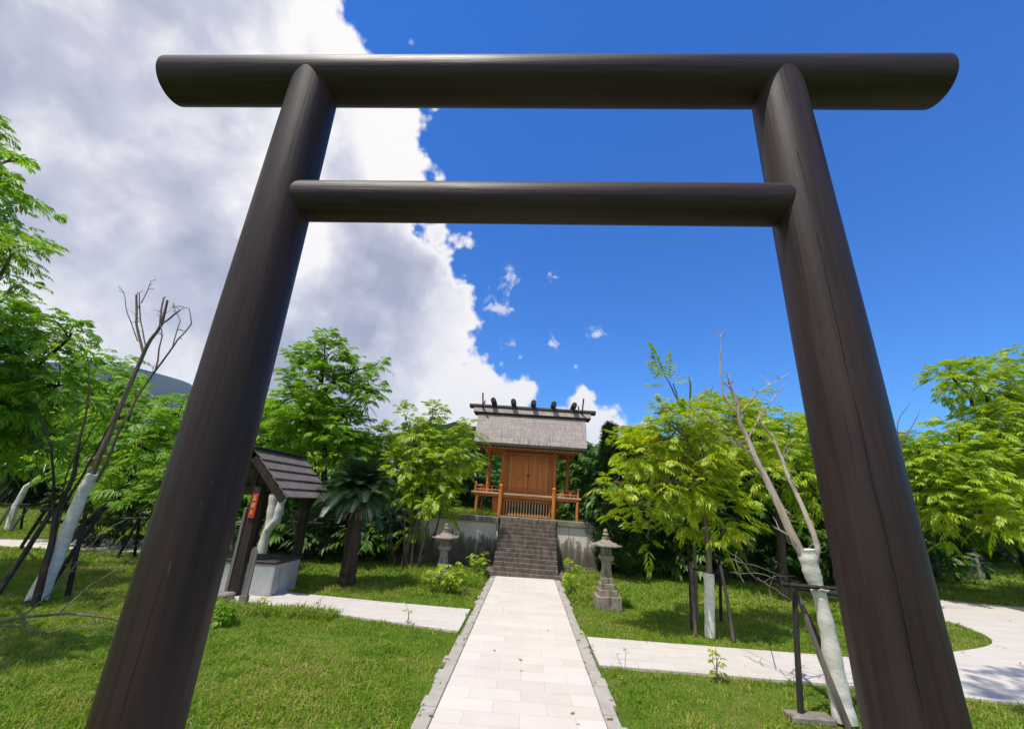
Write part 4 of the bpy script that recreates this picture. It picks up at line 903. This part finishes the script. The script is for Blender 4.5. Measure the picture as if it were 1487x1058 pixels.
# --- conifer right of the shrine
def conifer(label, base, h, r, top_px=None, leaf='leaf_conifer', n=5200, group=None, seed=0):
    t = thing('conifer', label, 'tree', base, group=group); b = np.array(base, float); mb = MB(); mb.tube([b, b+[0, 0, h*.9]], [r*.14, .01], 10); mb.build('trunk', M['barkdark'], t, True, world=True)
    rg = np.random.default_rng(seed); f = rg.random(n)**.8; az = rg.random(n)*2*np.pi; lump = 1+.22*np.sin(az*3+f*9)+.18*np.sin(az*5-f*17)
    rad = r*(np.minimum(1, (1-f)**1.25*1.45))*np.minimum(1, .55+f*4)*lump*(.55+.45*rg.random(n)**.5)
    P = b+np.stack([np.cos(az)*rad, np.sin(az)*rad, f*h*.97+.05], 1); D = np.stack([np.cos(az)*.55, np.sin(az)*.55, .9+0*az], 1)+rg.normal(size=(n, 3))*.25
    Q = pinnate(P, D, .22*(.7+.6*rg.random(n)), 3, .42, .13, .05); quads_obj('crown', Q, M[leaf], t, b); return t
b = G(915, 838)
conifer('dark green conifer with dense hanging foliage behind the right stone lantern', (b[0]+.05, b[1]+.3, 0), 2.75, .85, seed=3)
bs = G(888, 820)
conifer('slender dark conifer spire rising just right of the shrine roof', (W(887, 700, 12.6)[0], 12.6, 0), 3.95, .72, n=6000, seed=5)
# --- trees right
Yr = 9.8; b = np.array([W(1130, 800, Yr)[0], Yr, 0])
leafy_tree('golden_rain_tree', 'mid green tree behind the leaning bare tree', 'tree', b, [b, W(1130, 730, Yr), W(1128, 660, Yr)],
    [blob(*a) for a in ((1105, 610, 30, Yr), (1085, 630, 38, Yr), (1140, 640, 40, Yr), (1175, 665, 34, Yr+.3), (1100, 680, 45, Yr), (1150, 700, 45, Yr), (1190, 720, 40, Yr), (1060, 600, 26, Yr), (1185, 640, 22, Yr+1), (1040, 640, 30, Yr+.5), (1020, 600, 22, Yr+.5), (1205, 690, 30, Yr))],
    M['leaf_mid'], M['barkdark'], 85, .34, 5, 4, .5, .08, 3)
b = G(1500, 862); Yg = b[1]
leafy_tree('golden_rain_tree', 'big bright green spreading tree at the right picture edge beyond the curved path', 'tree', b, [b, W(1492, 760, Yg), W(1475, 690, Yg), W(1460, 650, Yg)],
    [blob(*a) for a in ((1385, 550, 30, 11.), (1430, 570, 45, 11.5), (1475, 560, 45, 12), (1500, 620, 50, 12), (1425, 615, 30, 11), (1385, 655, 40, 10.6), (1340, 665, 34, 10.6), (1440, 680, 55, 10.6), (1370, 720, 50, 10.4), (1420, 750, 45, 10.4), (1480, 740, 50, 11), (1520, 700, 60, 12), (1340, 710, 34, 10.6), (1480, 650, 50, 11))],
    M['leaf_mid'], M['barkdark'], 95, .36, 5, 5, .55, .13, 3)
b = np.array([W(1300, 800, 17)[0], 17., 0])
t = thing('fan_palm', 'dark fan palm top showing behind the right gate pillar', 'palm', b); mb = MB(); tpp = W(1308, 650, 17); mb.tube([b, tpp], [.18, .14], 10); mb.build('trunk', M['barkdark'], t, True, world=True)
Q = []
for k in range(34): Q += frond(np.array(tpp), k*2.4, R(75-85*k/34), random.uniform(1.0, 1.4), 16, .4)
quads_obj('fronds', np.array(Q), M['leaf_cycad'], t, b)
t = thing('bare_sapling', 'two thin bare twigs rising right of the right gate pillar', 'tree', (W(1308, 800, 9)[0], 9, 0)); mb = MB()
limb(mb, t.location, W(1308, 640, 9), .03, .014, wob=.01); limb(mb, W(1308, 650, 9), W(1322, 583, 9), .013, .004); limb(mb, W(1308, 645, 9), W(1336, 594, 9), .012, .003); mb.build('trunk', M['bark'], t, True, world=True)
b = G(1362, 840); bare_tree('small_tree', 'thin grey trunk standing just right of the right gate pillar beyond the path', b, [([b, W(1352, 800, b[1]), W(1345, 770, b[1]), W(1340, 700, b[1])], .13, .09)], M['bark'])
b = G(1425, 842); stakes('dark tripod stakes holding a young trunk beyond the curved path', b, [(G(1410, 843), W(1412, 800, b[1])), (G(1427, 845), W(1413, 795, b[1])), (G(1437, 842), W(1425, 808, b[1]))], [(W(1408, 812, b[1]), W(1428, 812, b[1]))], ['stake', 'stakegrey', 'stake'], .05)

# ---- tall tree out of frame: its high branches shade the near end of the curved path
leafy_tree('tall_tree', 'tall tree beyond the right edge whose high branches shade the near curved path', 'tree', (7.4, .2, 0), [(7.4, .2, 0), (7.3, .3, 3.0), (7.0, .6, 6.0), (6.0, 1.4, 8.0)],
    [((3.5, 2.75, 8.9), (.8, .7, .4)), ((4.4, 2.9, 9.0), (.7, .6, .4)), ((2.7, 2.1, 9.1), (.7, .5, .4)), ((5.2, 2.2, 9.2), (.9, .9, .5))], M['leaf_green'], M['bark'], 26, .36, 4, 5, .5, .12, 3)

# ------------------------------------------------------------------ background trees, shrubs, woods
def bg_tree_mesh(kind, seed):
    global RNG
    RNG = np.random.default_rng(seed); random.seed(seed)
    bl = [((0, 0, 2.5), (1.1, 1.1, .9)), ((.8, .2, 2.0), (.8, .8, .7)), ((-.8, .1, 2.1), (.8, .8, .7)), ((.2, -.6, 1.6), (.9, .8, .7)), ((-.4, .6, 1.7), (.9, .8, .7)), ((.3, .1, 3.2), (.6, .6, .6)), ((-.3, -.2, 1.3), (.9, .9, .5))]
    Q, tips = crown_quads(bl, 34, .55, 5, 3, .5, .5, .2, .4); mb = MB(); mb.tube([(0, 0, 0), (.03, 0, .8), (0, .05, 1.6)], [.09, .07, .05], 8)
    for c, p in tips: limb(mb, (0, 0, 1.2), c, .04, .02, 5)
    return Q, mb
protos = []
for i, (lf, kind) in enumerate((('leaf_green', 0), ('leaf_deep', 1), ('leaf_mid', 2))):
    Q, mb = bg_tree_mesh(kind, 20+i); V = Q.reshape(-1, 3); k = np.arange(len(Q))[:, None]*4
    cm = np_mesh('crown', V, [k+np.arange(4)]); cm.materials.append(M[lf]); tm = bpy.data.meshes.new('trunk'); tm.from_pydata(mb.v, [], mb.f); tm.materials.append(M['barkdark']); protos.append((cm, tm))
RNG = np.random.default_rng(99); random.seed(99)
adj = ['fresh green', 'dark green', 'yellow-green']
# (px, Y, scale, kind, where)
BGT = [(20, 25, 1.9, 1, 'behind the large dense tree at the left edge'), (90, 26, 2.0, 0, 'between the left edge tree and the bare pruned tree'), (150, 24, 1.8, 1, 'far behind the bare pruned tree'), (240, 17, 1.35, 0, 'left of the left gate pillar'),
       (300, 14, 1.1, 1, 'directly behind the left gate pillar'), (350, 13.5, 1.05, 0, 'behind the well shelter roof'), (395, 15, 1.35, 2, 'between the left pillar and the tall feathery tree'), (450, 16, 1.2, 1, 'behind the trunk of the tall feathery tree'),
       (525, 14.5, .95, 1, 'behind the cycad palm'), (575, 16, 1.1, 1, 'behind the thin stems left of the wall'), (655, 18, 1.1, 1, 'at the left rear corner of the shrine platform'), (690, 21, 1.0, 1, 'behind the left side of the shrine'),
       (850, 19, 1.15, 1, 'behind the right side of the shrine'), (940, 13.5, 1.15, 1, 'behind the dark conifer'), (1000, 12.5, 1.1, 1, 'behind the yellow-green tree'), (1070, 13.5, 1.2, 1, 'behind the stakes of the yellow-green tree'), (1180, 13, 1.15, 1, 'behind the leaning bare tree'),
       (1200, 17, 1.6, 2, 'showing light green beside the right gate pillar'), (1260, 14, 1.2, 1, 'directly behind the right gate pillar'), (1330, 19, 1.3, 1, 'beyond the curved path right of the pillar'), (1400, 20, 1.35, 0, 'behind the big tree at the right'), (1470, 21, 1.5, 1, 'at the far right behind the big tree'), (1130, 15.5, 1.35, 1, 'above the lawn strip behind the leaning tree')]
for px, Y, s, k, where in BGT:
    x = W(px, 760, Y)[0]; t = thing('broadleaf_tree', f'{adj[k]} bushy background tree {where}', 'tree', (x, Y, 0), (0, 0, random.uniform(0, 6.28)), 'background trees round the shrine'); t.scale = (s*random.uniform(.95, 1.1), s, s*random.uniform(.9, 1.02))
    for nm, me in zip(('crown', 'trunk'), protos[k]): o = bpy.data.objects.new(nm, me); sc.collection.objects.link(o); o.parent = t
# understory shrubs
RNG = np.random.default_rng(5)
Q, _ = crown_quads([((0, 0, .45), (.6, .5, .45)), ((.4, .1, .35), (.4, .4, .35)), ((-.4, 0, .4), (.4, .4, .4))], 60, .34, 5, 3, .4, .5, .2, .3, low=-.3)
shm = np_mesh('shrub', Q.reshape(-1, 3), [np.arange(len(Q))[:, None]*4+np.arange(4)]); shm.materials.append(M['leaf_deep']); shm2 = shm.copy(); shm2.materials.clear(); shm2.materials.append(M['leaf_dark'])
SH = [(x, Y) for x, Y in ((330, 12), (360, 11), (420, 11.5), (455, 12.5), (490, 12), (530, 11.6), (555, 12.8), (575, 12.4), (395, 13), (640, 15.5), (930, 12.2), (960, 12.6), (985, 11.8), (1015, 12.8), (1050, 12.2), (1085, 13), (1120, 12.4), (1150, 13.4), (1190, 12.6), (1225, 12), (1260, 13), (1370, 19), (1400, 20), (1440, 20.5), (1330, 15), (140, 23), (170, 22), (70, 23), (215, 20))]
SEEN = set()
for i, (px, Y) in enumerate(sorted(SH)):
    x = W(px, 790, Y)[0]; side = 'left' if px < 700 else 'right'; land = min(((20, 'large dense tree at the left edge'), (160, 'bare pruned tree'), (240, 'left gate pillar'), (345, 'well shelter'), (420, 'well basin'), (470, 'tall feathery tree'), (530, 'cycad palm'), (590, 'thin crooked stems'), (640, 'left stone lantern'), (930, 'dark conifer'), (1010, 'yellow-green tree'), (1090, 'dead branches'), (1170, 'leaning bare tree'), (1260, 'right gate pillar'), (1360, 'thin grey trunk'), (1440, 'big spreading tree')), key=lambda q: abs(q[0]-px))[1]; o = bpy.data.objects.new('shrub', shm if i % 3 == 1 else shm2); sc.collection.objects.link(o)
    o.location = (x, Y, 0); s = random.uniform(.8, 1.4); o.scale = (s*1.2, s, s*random.uniform(.8, 1.2)); o.rotation_euler = (0, 0, random.uniform(0, 6.28))
    tag(o, f'{"low" if i % 2 else "taller dark"} leafy thicket shrub, ' + ('well ' if Y > 12.3 else 'just ') + f'behind the {land}'+(', farther right' if (land, i % 2, Y > 12.3) in SEEN else ''), 'shrub', f'thicket shrubs on the {side} side'); SEEN.add((land, i % 2, Y > 12.3))
# small plants near the shrine and path
def weed(label, loc, h, leaf='leaf_mid', n=16, L=.12, stem=.004, spread=.12, cat='weed'):
    b = np.array(loc, float); t = thing('weed', label, cat, b); mb = MB(); P = []; D = []
    for k in range(max(2, n//5)):
        a = random.uniform(0, 6.28); e = b+np.array([math.cos(a)*spread*random.random(), math.sin(a)*spread*random.random(), h*random.uniform(.6, 1)]); q = limb(mb, b, e, stem, stem*.5, 5, .08, 5)
        for _ in range(5): i = random.randint(1, 5); P.append(q[i]); a2 = random.uniform(0, 6.28); D.append((math.cos(a2), math.sin(a2), random.uniform(.2, .9)))
    mb.build('stem', M['bark'], t, True, world=True); Q = pinnate(np.array(P), np.array(D), L*(.7+.6*RNG.random(len(P))), 2, .6, .28, .3); quads_obj('leaves', Q, M[leaf], t, b); return t
weed('yellow-green leafy weed growing by the right side path below the lantern', G(1042, 985), .30, 'leaf_yellow', 22, .07)
weed('upright leafy weed between the right lantern and the steps', G(830, 862), .62, 'leaf_mid', 26, .13, spread=.16)
weed('leafy bush with yellow-green top at the left foot of the steps', G(692, 838), .55, 'leaf_mid', 46, .15, spread=.28, cat='bush')
weed('low leafy weed clump in front of the left stone lantern', G(655, 860), .50, 'leaf_mid', 60, .14, spread=.36)
weed('small leafy weed leaning beside the left lantern base', G(630, 856), .46, 'leaf_mid', 40, .12, spread=.25)
weed('leafy weed sprouting beside the grey marker plank', G(325, 905), .32, 'leaf_green', 36, .12, spread=.2)
weed('thin weed stalk with pale heads in front of the well basin', G(378, 895), .42, 'leaf_mid', 14, .06, spread=.15)
weed('small weed at the edge of the left side path nearest the main path', G(592, 905), .26, 'leaf_mid', 12, .05, spread=.1)
weed('thin weed stalks on the lawn at the middle of the left side path', G(460, 893), .30, 'leaf_yellow', 8, .05, spread=.1)
weed('sparse thin weed stalks at the inner end of the right side path', G(905, 990), .30, 'leaf_yellow', 6, .03, spread=.12, stem=.003)
weed('leafy shrub growing under the right end of the shrine deck', (1.10, 12.75, 1.15), .5, 'leaf_deep', 70, .18, spread=.35, cat='bush')
weed('leafy weed against the right end of the wall plinth', (1.3, 11.6, 0), .3, 'leaf_mid', 20, .12, spread=.3)
# tall grass on the platform and round wall
RNG = np.random.default_rng(11)
a = scatter_blades(16000, 12.45, 14.5, .10, .34, .009, xr=(-3.4, -.95), excl=False); a[:, :, 2] += 1.16
c = scatter_blades(3000, 12.45, 14.5, .06, .20, .009, xr=(.9, 1.85), excl=False); c[:, :, 2] += 1.14
e = scatter_blades(5000, 12.45, 12.75, .03, .08, .007, xr=(-.75, .75), excl=False); e[:, :, 2] += 1.15
g1 = blades_obj('tall_grass', [a, c, e], M['grass']); tag(g1, 'tall bright grass growing on top of the shrine platform behind the coping', 'grass', kind='stuff')
w1 = scatter_blades(9000, 9.0, 10.9, .08, .26, .007, xr=(-2.6, -.85), excl=False); w2 = scatter_blades(7000, 8.3, 11.5, .05, .20, .007, xr=(.86, 1.9), excl=False); w3 = scatter_blades(6000, 6.2, 6.9, .05, .16, .006, xr=(-5., -2.6), excl=False)
w3 = w3[w3[:, 0, 1] < 6.62+(-w3[:, 0, 0]-3)*.1]
g2 = blades_obj('rough_grass', [w1, w2, w3], M['grass']); tag(g2, 'longer rough grass beside the steps, lanterns and well', 'grass', kind='stuff')

RNG = np.random.default_rng(77)
n = 260; X = RNG.uniform(-1.2, 9, n); Y = RNG.uniform(3.4, 10.3, n); k_ = RNG.random(n) < .45; X = np.where(k_, np.sign(RNG.random(n)-.5)*(.66+.2*RNG.random(n)), X); P = np.stack([X, Y], 1)
kp = k_ | in_poly(P, right_path) | (np.abs(X) < .66); P = P[kp]; n = len(P); a_ = RNG.random(n)*6.28; L_ = .012+.02*RNG.random(n); u_ = np.stack([np.cos(a_)*L_, np.sin(a_)*L_, .004*RNG.random(n)], 1); v_ = np.stack([-np.sin(a_)*L_*.4, np.cos(a_)*L_*.4, .006*RNG.random(n)], 1); b0 = np.stack([P[:, 0], P[:, 1], np.full(n, .021)], 1)
lt = quads_obj('leaf_litter', np.stack([b0-u_, b0+v_, b0+u_, b0-v_], 1), wood('dry_leaf', (.16, .09, .03), (.38, .24, .10), .8, 0, 20, .1), None, (0, 0, 0)); tag(lt, 'tiny dry leaves scattered over the pavers and path edges', 'leaf litter', kind='stuff')
# woodland belt: one far mass
RNG = np.random.default_rng(31)
n = 900; ang = RNG.uniform(-1.0, 1.0, n); dist = RNG.uniform(24, 46, n); X = np.tan(ang)*dist; Hh = RNG.uniform(.8, 3.4, n)*(dist/32)
P = np.stack([X, dist, Hh], 1); Qs = []
for k in range(9):
    aa = RNG.random((n, 3))-.5; pp = P+aa*np.array([3.0, 2.0, 1.6]); dd = RNG.normal(size=(n, 3))+[0, -.4, .5]; Qs.append(pinnate(pp, dd, 1.5*(.7+.6*RNG.random(n)), 4, .5, .22, .4))
Q = np.concatenate(Qs); wo = quads_obj('woodland', Q, M['leaf_far'], None, (0, 0, 0)); tag(wo, 'dark belt of far woodland beyond the lawns along the horizon', 'woodland', kind='stuff')
# ------------------------------------------------------------------ hills
def hill(name, prof, Y, depth, mat, rough, seed):
    """prof: (px, py) crest samples at depth Y"""
    P = [W(px, py, Y) for px, py in prof]; xs = np.array([p[0] for p in P]); zs = np.array([max(p[2], 1) for p in P]); nx, ny = 160, 24
    gx = np.linspace(xs[0], xs[-1], nx); crest = np.interp(gx, xs, zs); V = []; r = np.random.default_rng(seed)
    for j in range(ny):
        f = j/(ny-1)
        for i in range(nx):
            h = crest[i]*math.sin(f*math.pi/2)**.8; p2 = np.array([[gx[i], Y*f]])
            V.append((gx[i]+0., Y-depth*(1-f), h))
    V = np.array(V); nz = (vnoise(V[:, :2], 1/(depth*.25), seed)-.5)*rough+(vnoise(V[:, :2], 1/(depth*.06), seed+1)-.5)*rough*.35+(vnoise(V[:, :2], 1/(depth*.02), seed+2)-.5)*rough*.15
    V[:, 2] += nz*np.minimum(1, V[:, 2]/rough/1.5); V[:nx, 2] = -2
    V2 = V[-nx:].copy(); V2[:, 1] += depth*.6; V2[:, 2] = -2; V = np.concatenate([V, V2]); ny += 1
    i = (np.arange(ny-1)[:, None]*nx+np.arange(nx-1)[None]).ravel()[:, None]; F_ = np.concatenate([i, i+1, i+nx+1, i+nx], 1)
    tag(link_mesh(name, np_mesh(name, V, [F_], True), mat), kind='structure')
hill('mountain', [(-900, 640), (-400, 600), (0, 570), (120, 552), (200, 544), (235, 548), (290, 568), (360, 600), (430, 640), (520, 668), (640, 690), (800, 720)], 1500, 900, M['hill'], 40, 1)
hill('near_hill', [(380, 720), (450, 640), (520, 640), (600, 648), (660, 622), (690, 626), (730, 640), (800, 655), (870, 660), (930, 664), (1000, 675), (1100, 690), (1250, 700), (1500, 710), (2400, 740)], 320, 180, M['hill2'], 9, 7)

# ------------------------------------------------------------------ air
hm, ht = newmat('thin_air')
ht.n('ShaderNodeOutputMaterial', {'Volume': ht.n('ShaderNodeVolumePrincipled', {'Color': (.62, .76, 1, 1), 'Density': .00017, 'Anisotropy': .0})})
mb = MB(); mb.add([(x, y, z) for z in (-1.2, 480) for x, y in ((-4050, -250), (4050, -250), (4050, 4050), (-4050, 4050))], [(3, 2, 1, 0), (4, 5, 6, 7), (0, 1, 5, 4), (1, 2, 6, 5), (2, 3, 7, 6), (3, 0, 4, 7)])
tag(mb.build('haze', hm), kind='stuff')
